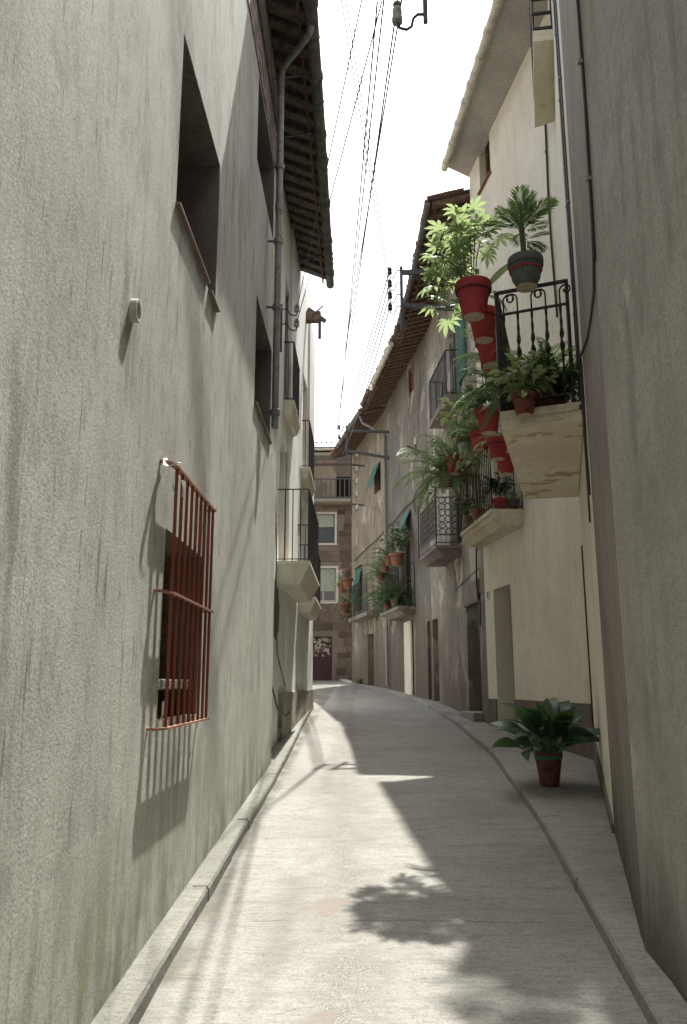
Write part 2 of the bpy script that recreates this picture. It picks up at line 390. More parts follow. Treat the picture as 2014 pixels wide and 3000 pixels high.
def attach(o, parent):       # meshes are written in world coordinates unless their thing stands at a rotated spot
    o.parent = parent
    b = BASE.get(parent.name)
    if b is not None: o.location = (-b[0], -b[1], -b[2])
def thing(name, label, cat, loc=(0, 0, 0), group=None):
    o = bpy.data.objects.new(name, None); COL.objects.link(o); o.location = loc; o.empty_display_size = .1
    BASE[o.name] = loc
    o['label'] = label; o['category'] = cat
    if group: o['group'] = group
    return o
def tag(o, label, cat, group=None):
    o['label'] = label; o['category'] = cat
    if group: o['group'] = group
    return o
def struct(o): o['kind'] = 'structure'; return o
def inst(name, me, parent, loc=(0, 0, 0), rot=(0, 0, 0), sc=1.0, worldspace=True):
    o = bpy.data.objects.new(name, me); COL.objects.link(o); o.parent = parent
    b = BASE.get(parent.name) if worldspace else None
    if b is None and worldspace:      # parent is a part with its own offset from its thing
        b = (0, 0, 0)
    if worldspace and parent.type == 'MESH': b = (0, 0, 0)
    o.location = (loc[0] - b[0], loc[1] - b[1], loc[2] - b[2]) if worldspace else loc
    o.rotation_euler = rot; o.scale = (sc, sc, sc) if isinstance(sc, (int, float)) else sc
    return o
def lerp(pts, y):
    if y <= pts[0][0]: return pts[0][1]
    for (a, va), (b, vb) in zip(pts, pts[1:]):
        if y <= b: return va + (vb - va) * (y - a) / (b - a)
    return pts[-1][1]
GP = [(-12, -.66), (-2, -.11), (0, 0), (14, .80), (18, 1.01), (24, 1.272), (30, 1.50), (37, 1.73), (60, 1.9)]
def gz(y): return lerp(GP, y)

# ------------------------------------------------------------------ ground, lane, pavements
LK = [(-10, -.93), (9.8, -.93), (14, -1.0), (17.6, -1.04), (18.4, -1.10)]
RK = [(-10, .86), (0, 1.0), (3.77, 1.19), (7, 1.51), (11, 1.76), (15, 1.73), (20.3, 1.47), (24, .98), (27, .42), (31, -.50), (35.2, -1.0)]
RWL = [(-10, 1.0), (4.26, 1.38), (10.3, 2.9), (14.35, 2.25), (19.8, 1.78), (25.4, .9), (31.0, -.3), (36, -.8)]
KH = .075
def lk(y): return lerp(LK, y) if y <= 18.4 else -9.0
def grid_strip(fl, fr, fz, y0, y1, step, nx, wob=0.0):
    m = MB(); ys = []; y = y0
    while y < y1 - 1e-6: ys.append(y); y += step
    ys.append(y1)
    for y in ys:
        for i in range(nx + 1):
            x = fl(y) + (fr(y) - fl(y)) * i / nx
            m.v.append((x, y, fz(y) + (wob * math.sin(x * 5 + y * 2.3) * math.sin(y * 1.1 + x) if wob else 0)))
    for j in range(len(ys) - 1):
        for i in range(nx):
            a = j * (nx + 1) + i; m.f.append((a, a + 1, a + nx + 2, a + nx + 1))
    m.sm = True
    return m
gm = MB()
gy = [-80, -12, -2, 0, 14, 18, 24, 30, 37, 60, 160]
for y in gy:
    for x in (-120, -8, 0, 8, 120): gm.v.append((x, y, gz(y) - .03))
for j in range(len(gy) - 1):
    for i in range(4): gm.f.append((j * 5 + i, j * 5 + i + 1, (j + 1) * 5 + i + 1, (j + 1) * 5 + i))
struct(gm.build('ground', 'ground_earth'))
struct(grid_strip(lambda y: lk(y) - .12, lambda y: lerp(RK, y) + .12, gz, -10, 36.2, .35, 10, .006).build('road', 'road_concrete'))
pr = struct(grid_strip(lambda y: lerp(RK, y) + .14, lambda y: lerp(RWL, y) + .15, lambda y: gz(y) + KH, -10, 35.5, .4, 4, .004).build('pavement', 'pavement_concrete'))
def lwx(y): return -1.2 if y < 10.05 else -1.4
pl = struct(grid_strip(lwx, lambda y: lerp(LK, y) - .08, lambda y: gz(y) + KH, -10, 18.4, .4, 2, .003).build('pavement', 'kerb_concrete'))
def kerb(fx, side, y0, y1, wid, parent, mat):
    y = y0
    while y < y1:
        L = min(rnd.uniform(.85, 1.25), y1 - y)
        if L < .2: break
        a, b = y + .0018, y + L - .0018; dz = rnd.uniform(-.004, .004); dx = rnd.uniform(-.006, .006)
        m = MB(); n = 3; rows = []
        for i in range(n + 1):
            yy = a + (b - a) * i / n; x = fx(yy) + dx; xi = x + side * wid; z = gz(yy)
            jit = rnd.uniform(-.004, .004)
            # worn outer arris
            rows.append([(x + jit, yy, z - .06), (x + side * .003 + jit, yy, z + KH * .86 + dz), (x + side * .014 + jit, yy, z + KH + .008 + dz + rnd.uniform(-.003, .003)), (xi, yy, z + KH + .010 + dz), (xi, yy, z - .06)])
        for r_ in rows: m.v += r_
        for i in range(n):
            for k in range(4): m.f.append((i * 5 + k, i * 5 + k + 1, (i + 1) * 5 + k + 1, (i + 1) * 5 + k))
        m.f.append((0, 1, 2, 3, 4)); m.f.append(tuple(n * 5 + k for k in (4, 3, 2, 1, 0)))
        o = m.build('kerb_stone', mat); o.parent = parent
        y += L
kerb(lambda y: lerp(LK, y), -1, -3, 18.3, .10, pl, 'kerb_concrete')
kerb(lambda y: lerp(RK, y), 1, -3, 34.5, .16, pr, 'pavement_concrete')

# ------------------------------------------------------------------ walls with openings
def wall_seg(P0, P1, z0, z1, openings=(), flip=1, depth=.28, mb=None, rev=None):
    """flat wall from P0 to P1 in plan; openings (s0,s1,za,zb[,depth]) with s measured along the wall; flip turns the street side"""
    m = mb or MB(); P0 = Vector(P0); P1 = Vector(P1); L = (P1 - P0).length; d = (P1 - P0) / L
    n = Vector((d.y, -d.x)) * flip
    def pt(s_, z, dep=0): p = P0 + d * s_ - n * dep; return (p.x, p.y, z)
    ss = sorted(set([0, L] + [o[0] for o in openings] + [o[1] for o in openings])); zs = sorted(set([z0, z1] + [o[2] for o in openings] + [o[3] for o in openings]))
    for a, b in zip(ss, ss[1:]):
        for c, e in zip(zs, zs[1:]):
            if any(o[0] <= a + 1e-6 and b <= o[1] + 1e-6 and o[2] <= c + 1e-6 and e <= o[3] + 1e-6 for o in openings): continue
            m.quad(pt(a, c), pt(b, c), pt(b, e), pt(a, e))
    w_ = m
    for k, o in enumerate(openings):
        if rev is not None: rev.append(MB()); m = rev[-1]
        a, b, c, e = o[:4]; dp = o[4] if len(o) > 4 else depth
        m.quad(pt(a, c), pt(a, e), pt(a, e, dp), pt(a, c, dp)); m.quad(pt(b, c), pt(b, c, dp), pt(b, e, dp), pt(b, e))
        m.quad(pt(a, e), pt(b, e), pt(b, e, dp), pt(a, e, dp)); m.quad(pt(a, c), pt(a, c, dp), pt(b, c, dp), pt(b, c))
    return w_, pt
def wall_box(m, P0, P1, z0, z1, sa, sb, za, zb, d0, d1, flip=1):
    """box standing on / in the wall: d0..d1 measured inward from the wall face (negative = proud)"""
    P0 = Vector(P0); P1 = Vector(P1); d = (P1 - P0).normalized(); n = Vector((d.y, -d.x)) * flip
    def p(s_, dep, z): q = P0 + d * s_ - n * dep; return (q.x, q.y, z)
    return m.hexa([p(sa, d0, za), p(sb, d0, za), p(sb, d1, za), p(sa, d1, za), p(sa, d0, zb), p(sb, d0, zb), p(sb, d1, zb), p(sa, d1, zb)])
class Wall:
    def __init__(s, P0, P1, flip): s.P0, s.P1, s.flip = P0, P1, flip; s.L = (Vector(P1) - Vector(P0)).length; s.d = (Vector(P1) - Vector(P0)) / s.L; s.n = Vector((s.d.y, -s.d.x)) * flip
    def box(s, sa, sb, za, zb, d0, d1, m=None): return wall_box(m or MB(), s.P0, s.P1, 0, 0, sa, sb, za, zb, d0, d1, s.flip)
    def pt(s, sa, dep, z): q = Vector(s.P0) + s.d * sa - s.n * dep; return Vector((q.x, q.y, z))
    def sy(s, y): return (y - s.P0[1]) / (s.P1[1] - s.P0[1]) * s.L
def window(wall, o, dep, house, frame='frame_pale', pane='glass_dark', mull=1, name='window'):
    a, b, c, e = o[:4]; fw = .05
    m = MB()
    for q in ((a, a + fw, c, e), (b - fw, b, c, e)): wall.box(*q, dep - .05, dep - .004, m)
    for q in ((a + fw, b - fw, c, c + fw), (a + fw, b - fw, e - fw, e)): wall.box(*q, dep - .05, dep - .004, m)
    for k in range(mull):
        x = a + (b - a) * (k + 1) / (mull + 1); wall.box(x - fw / 2, x + fw / 2, c + fw, e - fw, dep - .048, dep - .006, m)
    f = m.build(name, frame, house)
    g_ = MB(); wall.box(a, b, c, e, dep - .022, dep - .012, g_); p = g_.build('pane', pane); p.parent = f
    return f
def shell(house, P0, P1, z0, z1, flip, depth, mat, roof=True, name='side_wall'):
    d = (Vector(P1) - Vector(P0)).normalized(); n = Vector((d.y, -d.x)) * flip
    def p(q, dep, z): r_ = Vector(q) - n * dep; return (r_.x, r_.y, z)
    m = MB()
    m.quad(p(P0, .0, z0), p(P0, depth, z0), p(P0, depth, z1), p(P0, 0, z1)); m.quad(p(P1, 0, z0), p(P1, depth, z0), p(P1, depth, z1), p(P1, 0, z1))
    m.quad(p(P0, depth, z0), p(P1, depth, z0), p(P1, depth, z1), p(P0, depth, z1))
    if roof: m.quad(p(P0, 0, z1), p(P1, 0, z1), p(P1, depth, z1), p(P0, depth, z1))
    return m.build(name, mat, house)

# tile meshes
def tile_mesh(up=True):
    m = MB(); n = 7; L = .42; r0, r1 = .085, .07; t = .013
    for (y, r) in ((0, r0), (L, r1)):
        for k in range(n):
            a = math.pi * k / (n - 1)
            for rr in (r, r - t):
                x = rr * math.cos(a); z = rr * math.sin(a) * .75 * (1 if up else -1)
                m.v.append((x, y, z))
    N = 2 * n
    for k in range(n - 1):
        o, i = 2 * k, 2 * k + 1
        m.f += [(o, o + 2, N + o + 2, N + o), (i, N + i, N + i + 2, i + 2), (o, i, i + 2, o + 2), (N + o, N + o + 2, N + i + 2, N + i)]
    m.f += [(0, N, N + 1, 1), (N - 2, N - 1, 2 * N - 1, 2 * N - 2)]
    m.sm = True
    return m
T_UP = []; T_DN = []
for mt in ('clay_tile', 'clay_tile_lichen'):
    a = tile_mesh(True).mesh('roof_tile'); a.materials.append(MATS[mt]); T_UP.append(a)
    a = tile_mesh(False).mesh('roof_tile'); a.materials.append(MATS[mt]); T_DN.append(a)

def eave(house, P0, P1, zw, zo, over, flip, rafter_sp, rafter_wh, rafter_mat='wood_old', tiles=True, rows=2, soff='board_dark', batten=True, lift=0.0):
    """projecting eave: roof (deck) > rafters, boards, tiles"""
    W = Wall(P0, P1, flip); L = W.L
    rw, rh = rafter_wh
    drop = (zw - zo)
    def at(s_, out, up=0.0): return W.pt(s_, -out, zw - drop * out / over + up + (lift * max(0, 1 - s_ / 3.4) ** 1.5 if lift else 0))
    # deck
    m = MB()
    def slab(m, s0, s1, o0, o1, u0, u1):
        m.hexa([at(s0, o0, u0), at(s1, o0, u0), at(s1, o1, u0), at(s0, o1, u0), at(s0, o0, u1), at(s1, o0, u1), at(s1, o1, u1), at(s0, o1, u1)])
    cuts = [0, .6, 1.2, 1.8, 2.4, 3.0, 3.4, L] if lift else [0, L]
    for a_, b_ in zip(cuts, cuts[1:]): slab(m, a_, b_, -1.6, over, .02, .05)
    roof = m.build('roof', soff, house)
    base = Vector(BASE[house.name])
    def sub(mb, name, mat): o = mb.build(name, mat); o.parent = roof; return o
    s_ = rafter_sp * .4
    while s_ < L - .05:
        w2 = rw / 2 * rnd.uniform(.85, 1.15); m = MB(); e = over - rnd.uniform(.02, .08); j = rnd.uniform(-.015, .015)
        m.hexa([at(s_ - w2, -.1, -rh), at(s_ + w2, -.1, -rh), at(s_ + w2 + j, e, -rh * .85), at(s_ - w2 + j, e, -rh * .85), at(s_ - w2, -.1, .018), at(s_ + w2, -.1, .018), at(s_ + w2 + j, e, .018), at(s_ - w2 + j, e, .018)])
        sub(m, 'rafter', rafter_mat); s_ += rafter_sp * rnd.uniform(.88, 1.12)
    if batten:
        for o0 in ((over - .16, over - .125),):
            m = MB()
            for a_, b_ in zip(cuts, cuts[1:]): slab(m, a_, b_, o0[0], o0[1], -rh - .03, -rh + .004)
            sub(m, 'batten', 'batten_rust')
    if tiles:
        pitch = math.atan2(drop, over)
        inward = Vector((-W.n.x, -W.n.y)); az = math.atan2(-inward.x, inward.y)
        sp = .19; k = 0; s_ = sp / 2
        while s_ < L:
            for row in range(rows):
                for up in (0, 1):
                    ss = s_ + (sp / 2 if up else 0)
                    if ss > L: continue
                    me = (T_UP if up else T_DN)[rnd.random() < .45]
                    o_ = over + .06 - row * .34 - (rnd.uniform(0, .035))
                    p = at(ss, o_, .10 + (.045 if up else .06) + rnd.uniform(-.008, .008))
                    t = inst('roof_tile', me, roof, p, (pitch, rnd.uniform(-.05, .05), az + rnd.uniform(-.05, .05)))
            s_ += sp
    return roof, at, W

def gutter_pipe(name, pts, r, mat, parent, sleeve=.9, smat=None, hooks=False):
    g_ = MB(); g_.tube(pts, r, 12)
    o = g_.build(name, mat, parent)
    # sleeves
    acc = 0
    for a, b in zip(pts, pts[1:]):
        a = Vector(a); b = Vector(b); L = (b - a).length; d = (b - a) / L; t = sleeve * .5
        while t < L:
            p = a + d * t; m = MB(); m.tube([p - d * .05, p - d * .045, p + d * .045, p + d * .05], [r * 1.02, r * 1.18, r * 1.18, r * 1.02], 12)
            s_ = m.build('sleeve', smat or mat)
            s_.parent = o; t += sleeve * rnd.uniform(.9, 1.1)
    return o

# ------------------------------------------------------------------ left near house (grey render)
LX = -1.075
gh = thing('grey_house', 'tall grey roughcast house along the left, with rust red window grille', 'house', (LX, 3, 0))
GW = Wall((LX, -8), (LX, 10.0), 1)
GO = [(GW.sy(4.2), GW.sy(5.5), 4.36, 5.55, .45), (GW.sy(7.75), GW.sy(9.2), 4.42, 5.62, .45), (GW.sy(7.5), GW.sy(9.1), 7.08, 8.1, .45),
      (GW.sy(4.33), GW.sy(5.36), 1.40, 2.44, .26)]
RV = []
m, _ = wall_seg(GW.P0, GW.P1, -1.0, 9.6, GO, 1, rev=RV)
for q in RV: q.build('window_reveal', 'reveal_brown', gh)
wall_g = m.build('wall', 'left_render', gh)
shell(gh, GW.P0, GW.P1, -1.0, 9.6, 1, 6, 'left_render')
for o in GO[:3]: window(GW, o, o[4], gh, 'wood_grey', 'interior_dark')
window(GW, GO[3], .26, gh, 'wood_old', 'interior_dark', 1)
# thin slab sills
for (a, b, z) in ((4.19, 5.16, 4.375), (5.22, 5.56, 4.355), (7.74, 9.22, 4.43)):
    GW.box(GW.sy(a), GW.sy(b), z - .014, z, -.03, .12).build('sill', 'slate_sill', gh)
# lower window: crumbly sill board
GW.box(GW.sy(4.34), GW.sy(5.35), 1.56, 1.62, .03, .25).build('sill', 'kerb_concrete', gh, .008)
# strip of bare weathered timber under the eave
m = MB(); GW.box(GW.sy(5.2), GW.sy(9.95), 8.14, 8.62, -.012, .05, m); m.build('wall_plate', 'peeling_wood', gh)
m = MB(); GW.box(GW.sy(5.2), GW.sy(9.95), 8.72, 8.95, -.03, .05, m); m.build('wall_plate', 'wood_grey', gh)
# stub of a waste pipe
m = MB(); n = 18; 
pc = (3.475, 3.325)
ring = []
for x, r in ((LX - .05, .046), (LX + .032, .047), (LX + .035, .044), (LX + .035, .036), (LX - .05, .035)):
    for k in range(n):
        a = 2 * math.pi * k / n; ring.append((x, pc[0] + r * math.cos(a), pc[1] + r * math.sin(a) * 1.25))
m.v = ring
for i in range(4):
    for k in range(n): m.f.append((i * n + k, i * n + (k + 1) % n, (i + 1) * n + (k + 1) % n, (i + 1) * n + k))
m.sm = True
m.build('pipe_stub', 'pale_pipe', gh)
# eave from just beyond the frame to the white house
er, eat, EW = eave(gh, (LX, 7.25), (LX, 14.3), 9.50, 9.27, .53, 1, .30, (.15, .06), 'wood_grey', True, 2)
gutter_pipe('gutter', [(-.535, 7.2, 9.26), (-.53, 10, 9.25), (-.55, 14.35, 9.23)], .078, 'cement_pipe', gh, 1.05)
for y in (8.2, 9.3, 10.4, 11.6, 12.8, 13.8):
    m = MB(); pts = [(-.535 + .09 * math.cos(R(a)), y, 9.25 + .09 * math.sin(R(a))) for a in range(-190, 30, 20)]
    m.tube(pts, .006, 5); m.build('gutter_bracket', 'iron_grey', gh)
for y in (8.8, 9.9, 13.2):
    m = MB(); m.tube([(LX, y - .25, 8.95), (-.65, y, 9.22)], .014, 6); m.build('eave_strut', 'iron_grey', gh)
# downpipe
dp = gutter_pipe('downpipe', [(-.54, 8.0, 9.2), (-.56, 8.03, 9.14), (-.62, 8.12, 9.12), (-.74, 8.3, 9.13), (-.87, 8.48, 9.13), (-.935, 8.57, 9.10), (-.95, 8.6, 9.0), (-.95, 8.6, 8.8), (-.95, 8.6, 4.42)], .040, 'zinc', gh, 3.2)
for z in (7.75, 6.75, 5.9, 4.6):
    m = MB(); m.tube([(-.95, 8.6, z - .04), (-.95, 8.6, z - .03), (-.95, 8.6, z + .03), (-.95, 8.6, z + .04)], [.044, .056, .056, .044], 12); m.build('pipe_collar', 'zinc', gh)
    m = MB(); m.bar((LX, 8.6, z), (-.95, 8.6, z), .02); m.build('pipe_clamp', 'iron_grey', gh)
# window grille
gr = thing('window_grille', 'rust red iron bar grille over the low window of the grey left house', 'grille', (LX, 4.8, 1.37))
PJ = .062
for z, mt in ((2.77, 'iron_rust_pale'), (2.07, 'iron_rust_pale'), (1.37, 'iron_rust_pale')):
    m = MB(); pts = [(LX - .03, 4.135), (LX + PJ * .35, 4.145), (LX + PJ * .8, 4.19), (LX + PJ, 4.25), (LX + PJ, 5.42)]
    wd = .032
    for a, b in zip(pts, pts[1:]):
        d = Vector((b[0] - a[0], b[1] - a[1])).normalized(); nx = Vector((d.y, -d.x)) * wd / 2
        zz = z + rnd.uniform(-.004, .004)
        m.hexa([(a[0] - nx.x, a[1] - nx.y, zz - .006), (a[0] + nx.x, a[1] + nx.y, zz - .006), (b[0] + nx.x, b[1] + nx.y, zz - .006), (b[0] - nx.x, b[1] - nx.y, zz - .006),
                (a[0] - nx.x, a[1] - nx.y, zz + .006), (a[0] + nx.x, a[1] + nx.y, zz + .006), (b[0] + nx.x, b[1] + nx.y, zz + .006), (b[0] - nx.x, b[1] - nx.y, zz + .006)])
    m.bar((LX - .03, 5.40, z), (LX + PJ + .02, 5.40, z), wd, .012)
    m.build('cross_bar', mt, gr)
for i in range(9):
    y = 4.27 + i * (5.38 - 4.27) / 8
    m = MB(); m.tube([(LX + PJ + rnd.uniform(-.003, .003), y + rnd.uniform(-.005, .005), 1.372), (LX + PJ, y + rnd.uniform(-.006, .006), 2.07), (LX + PJ, y, 2.768)], .0095, 8)
    m.build('bar', 'iron_rust', gr)
def shred(pts, wd, parent):
    m = MB()
    for p in pts: m.v += [(p[0], p[1] - wd / 2, p[2]), (p[0] + .004, p[1] + wd / 2, p[2] + wd * .25)]
    for i in range(len(pts) - 1): m.f.append((2 * i, 2 * i + 1, 2 * i + 3, 2 * i + 2))
    m.sm = True; return m.build('sheet_shred', 'sheet_shred', parent)
shred([(LX + .012, 4.20, 2.80), (LX + .02, 4.15, 2.77), (LX + .035, 4.10, 2.735), (LX + .06, 4.08, 2.72), (LX + .075, 4.11, 2.735), (LX + .085, 4.17, 2.765), (LX + .085, 4.24, 2.785)], .07, gr)
shred([(LX + .05, 4.22, 2.66), (LX + .055, 4.26, 2.62), (LX + .05, 4.29, 2.55), (LX + .055, 4.31, 2.49), (LX + .05, 4.35, 2.45)], .018, gr)
shred([(LX + .08, 4.32, 2.71), (LX + .085, 4.34, 2.67), (LX + .08, 4.35, 2.62)], .03, gr)
shred([(LX + .04, 4.22, 1.40), (LX + .05, 4.24, 1.43), (LX + .05, 4.24, 1.5)], .04, gr)
shred([(LX + .03, 5.30, 1.36), (LX + .02, 5.30, 1.32), (LX + .015, 5.30, 1.30)], .03, gr)

# ------------------------------------------------------------------ left far house (white render)
wh = thing('white_house', 'white rendered house beyond the grey one, with four small balconies', 'house', (-1.2, 14, .9))
WW = Wall((-1.24, 10.02), (-1.10, 18.2), 1)
def y2(y): return WW.sy(y)
WO = [(y2(11.75), y2(12.75), 3.36, 5.35, .16), (y2(15.4), y2(16.5), 3.2, 5.2, .16), (y2(12.1), y2(12.95), 6.0, 8.2, .16), (y2(15.5), y2(16.5), 5.8, 7.9, .16)]
m, _ = wall_seg(WW.P0, WW.P1, -.5, 9.95, WO, 1); m.build('wall', 'white_render', wh)
shell(wh, WW.P0, WW.P1, -.5, 9.95, 1, 6, 'white_render')
for o in WO[:4]:
    f = MB(); WW.box(o[0], o[1], o[2], o[3], .12, .155, f); s_ = f.build('shutter', 'pink_reveal', wh)
    m = MB()
    for k in range(14):
        z = o[2] + .1 + k * (o[3] - o[2] - .2) / 14; WW.box(o[0] + .06, o[1] - .06, z, z + .03, .10, .125, m)
    q = m.build('louvre', 'pink_reveal'); q.parent = s_
m = MB(); pp = [(10.3, 3.15), (10.9, 3.22), (11.3, 3.05), (11.75, 2.95), (11.95, 2.7), (11.9, 2.35), (11.55, 2.2), (11.2, 2.28), (10.7, 2.1), (10.3, 2.2)]
n = len(pp); m.add([WW.pt(y2(a), -.001, b) for a, b in pp] + [WW.pt(y2(a), -.006, b) for a, b in pp], [tuple(range(n, 2 * n))] + [(i, (i + 1) % n, n + (i + 1) % n, n + i) for i in range(n)]); m.build('bare_patch', 'plinth_brown', wh)
# flat pilaster strips that catch the sun
for (a, b) in ((12.75, 14.2), (16.7, 18.15)):
    WW.box(y2(a), y2(b), 1.44, 9.7, -.045, .02).build('pilaster', 'white_render', wh)
m = MB(); WW.box(y2(12.0), y2(18.19), -.3, 1.45, -.07, .02, m); m.build('plinth', 'roughcast', wh)
m = MB(); WW.box(y2(16.0), y2(16.2), 9.3, 9.5, -.32, .1, m); m.build('beam_end', 'wood_old', wh)
def left_balcony(yn, yf, out, z, rail_h, label, bars_side, bars_front, thick=.2):
    b = thing('balcony', label, 'balcony', (-1.2, (yn + yf) / 2, z), 'balconies of the white house')
    xo = out
    a0 = WW.pt(y2(yn), 0, z); a1 = WW.pt(y2(yf), 0, z)
    top = [(a0.x, yn), (xo, yn), (xo, yf), (a1.x, yf)]
    low = [(a0.x, yn + .06), (xo - (xo - a0.x) * .32, yn + .07), (xo - (xo - a0.x) * .32, yf - .07), (a1.x, yf - .06)]
    m = MB(); m.prism(top, z - .055, z); m.build('slab_edge', 'white_trim', b, .006)
    m = MB(); m.prism([(p[0] - (.0 if i in (0, 3) else .012), p[1]) for i, p in enumerate(top)], z - thick, z - .056, low); m.build('corbel', 'white_trim', b)
    xr = xo - .03
    m = MB(); m.bar((a0.x, yn + .03, z + rail_h), (xr, yn + .03, z + rail_h), .03, .012); m.bar((xr, yn + .03, z + rail_h), (xr, yf - .03, z + rail_h), .03, .012); m.bar((xr, yf - .03, z + rail_h), (a1.x, yf - .03, z + rail_h), .03, .012)
    m.build('top_rail', 'iron_black', b)
    m = MB(); m.bar((a0.x, yn + .03, z + .03), (xr, yn + .03, z + .03), .025, .012); m.bar((xr, yn + .03, z + .03), (xr, yf - .03, z + .03), .025, .012); m.bar((xr, yf - .03, z + .03), (a1.x, yf - .03, z + .03), .025, .012)
    m.build('bottom_rail', 'iron_brown', b)
    def bar(x, y):
        m = MB(); m.bar((x, y, z), (x, y, z + rail_h), .014); m.build('baluster', 'iron_black', b)
    for k in range(bars_side):
        for y in (yn + .03, yf - .03): bar(a0.x + (xr - a0.x) * (k + 1) / (bars_side), y)
    for k in range(bars_front): bar(xr, yn + .03 + (yf - yn - .06) * (k + 1) / (bars_front + 1))
    return b
left_balcony(11.5, 14.3, -.72, 3.34, 1.08, 'larger lower balcony on the white left house, nearer one with thick corbel', 4, 20, .34)
left_balcony(15.0, 17.2, -.82, 3.18, 1.0, 'smaller lower balcony on the white left house, farther one', 3, 16, .28)
left_balcony(12.0, 13.3, -1.02, 6.0, 1.0, 'upper shallow balcony on the white left house, nearer one', 2, 10, .22)
left_balcony(15.3, 17.1, -.97, 5.8, .98, 'upper shallow balcony on the white left house, farther one', 2, 13, .22)
# wall insulators and cables on the white house
def insulator(m, c, r=.035, h=.1):
    m.lathe([(r * .5, -h / 2), (r, -h * .45), (r, -h * .15), (r * .62, -h * .1), (r * .62, 0), (r, .05 * h), (r, h * .2), (r * .6, h * .28), (r * .75, h * .4), (r * .5, h * .5)], 12, c)
lb = thing('insulator_bracket', 'small bracket with two white insulators on the white left house wall', 'insulator', (-1.21, 11.6, 7.1))
m = MB(); m.bar((-1.2, 11.5, 6.6), (-1.2, 11.5, 7.4), .03); m.build('post', 'iron_grey', lb)
for z in (7.05, 7.3):
    m = MB(); m.tube([(-1.2, 11.5, z), (-1.12, 11.5, z + .03), (-1.07, 11.5, z - .07), (-1.0, 11.5, z - .10), (-.96, 11.5, z - .08), (-.96, 11.5, z - .02)], .011, 6); m.build('hook', 'iron_grey', lb)
    m = MB(); insulator(m, (-.96, 11.5, z + .03), .042, .13); m.build('insulator', 'porcelain_old', lb)
m = MB(); m.tube([(-1.2, 10.9, 5.2), (-1.19, 10.95, 4.3), (-1.17, 11.1, 3.4), (-1.19, 11.3, 2.7), (-1.18, 11.55, 2.0), (-1.14, 12.1, 1.65), (-1.13, 12.3, 1.55)], .011, 6)
tag(m.build('loose_cable', 'cable_green'), 'loose green cable hanging down the white left house', 'cable')
m = MB(); m.tube([(-1.2, 10.7, 2.1), (-1.19, 10.9, 1.6), (-1.15, 11.4, 1.25), (-1.08, 12.0, 1.12), (-1.06, 12.35, 1.18)], .013, 6)
tag(m.build('loose_cable', 'cable_black'), 'black cable end curling over the roughcast plinth on the left', 'cable')
ab = thing('roof_bracket', 'dark iron arm with a hanging tube on the white left house, against the sky', 'bracket', (-1.1, 16.1, 9.2))
m = MB(); m.bar((-1.1, 16.1, 9.6), (-.72, 16.05, 9.28), .06, .09); m.build('arm', 'iron_grey', ab)
m = MB(); m.tube([(-.84, 16.05, 9.34), (-.84, 16.05, 8.88)], .035, 10); m.build('tube', 'iron_grey', ab)
m = MB(); m.bar((-1.0, 16.0, 9.4), (-.76, 15.95, 9.6), .025); m.build('cross_bar', 'iron_grey', ab)

# ------------------------------------------------------------------ right near house (grey render, brown corner)
rh = thing('corner_house', 'dark grey rendered house filling the right edge, with a brownish corner', 'house', (1.3, 1, 0))
m, _ = wall_seg((1.02, -8), (1.38, 4.26), -1, 8.8, (), -1); m.build('wall', 'right_render', rh)
m, _ = wall_seg((1.381, 4.262), (1.97, 6.60), -.5, 8.8, (), -1)
m.build('return_wall', 'corner_render', rh)
m = MB(); m.quad((1.02, -8, 8.8), (1.38, 4.26, 8.8), (6, 4.26, 8.8), (6, -8, 8.8)); m.quad((1.38, 4.26, 8.8), (1.97, 6.6, 8.8), (6, 6.6, 8.8), (6, 4.26, 8.8)); m.quad((1.02, -8, -1), (6, -8, -1), (6, -8, 8.8), (1.02, -8, 8.8))
m.build('roof', 'clay_tile', rh)
def clip(p, parent, mat='zinc'):
    m = MB(); m.box(p[0] - .02, p[0] + .012, p[1] - .012, p[1] + .012, p[2] - .012, p[2] + .012); o = m.build('clip', mat); o.parent = parent; return o
def cable(name, label, pts, r, mat, clips=()):
    m = MB(); m.tube(pts, r, 6); o = tag(m.build(name, mat), label, 'cable')
    for c in clips: clip(c, o)
    return o
def jit(pts, a):
    return [(p[0] + rnd.uniform(-a, a), p[1] + rnd.uniform(-a, a), p[2]) for p in pts]
cable('wall_cable', 'thick black cable running down the corner of the dark right house', jit([(1.365, 4.2, 8.5), (1.365, 4.2, 7), (1.366, 4.2, 6), (1.366, 4.2, 5)], .004) + [(1.362, 4.2, 4.2), (1.37, 4.24, 4.0), (1.41, 4.40, 3.9), (1.55, 4.95, 3.98), (1.70, 5.55, 4.1), (1.86, 6.2, 4.3), (1.95, 6.6, 4.4), (2.0, 6.75, 4.35), (2.0, 6.78, 3.6), (2.01, 6.8, 3.2)], .011, 'cable_black', [(1.36, 4.2, z) for z in (4.5, 5.3, 6.1)])

# ------------------------------------------------------------------ cream house
ch = thing('cream_house', 'cream painted house on the right behind the red flower pots', 'house', (2.5, 11, .6))
CS = Wall((1.972, 6.604), (2.9, 10.3), -1)
CW = Wall((2.9, 10.3), (2.25, 14.35), -1)
def cy(y): return CW.sy(y)
m, _ = wall_seg(CS.P0, CS.P1, -.5, 12.0, (), -1); m.build('wall', 'cream_paint', ch)
CO = [(cy(13.03), cy(13.88), .4, 3.18, .34), (cy(13.1), cy(13.72), 10.80, 11.85, .18), (cy(12.6), cy(13.6), 4.26, 6.5, .2)]
m, _ = wall_seg(CW.P0, CW.P1, -.5, 11.95, CO, -1); m.build('wall', 'cream_paint', ch)
m = MB(); m.quad((1.97, 6.6, 12.0), (2.9, 10.3, 12.0), (9, 10.3, 12.0), (9, 6.6, 12.0)); m.quad((2.9, 10.3, 12.0), (2.25, 14.35, 12.0), (9, 14.35, 12.0), (9, 10.3, 12.0))
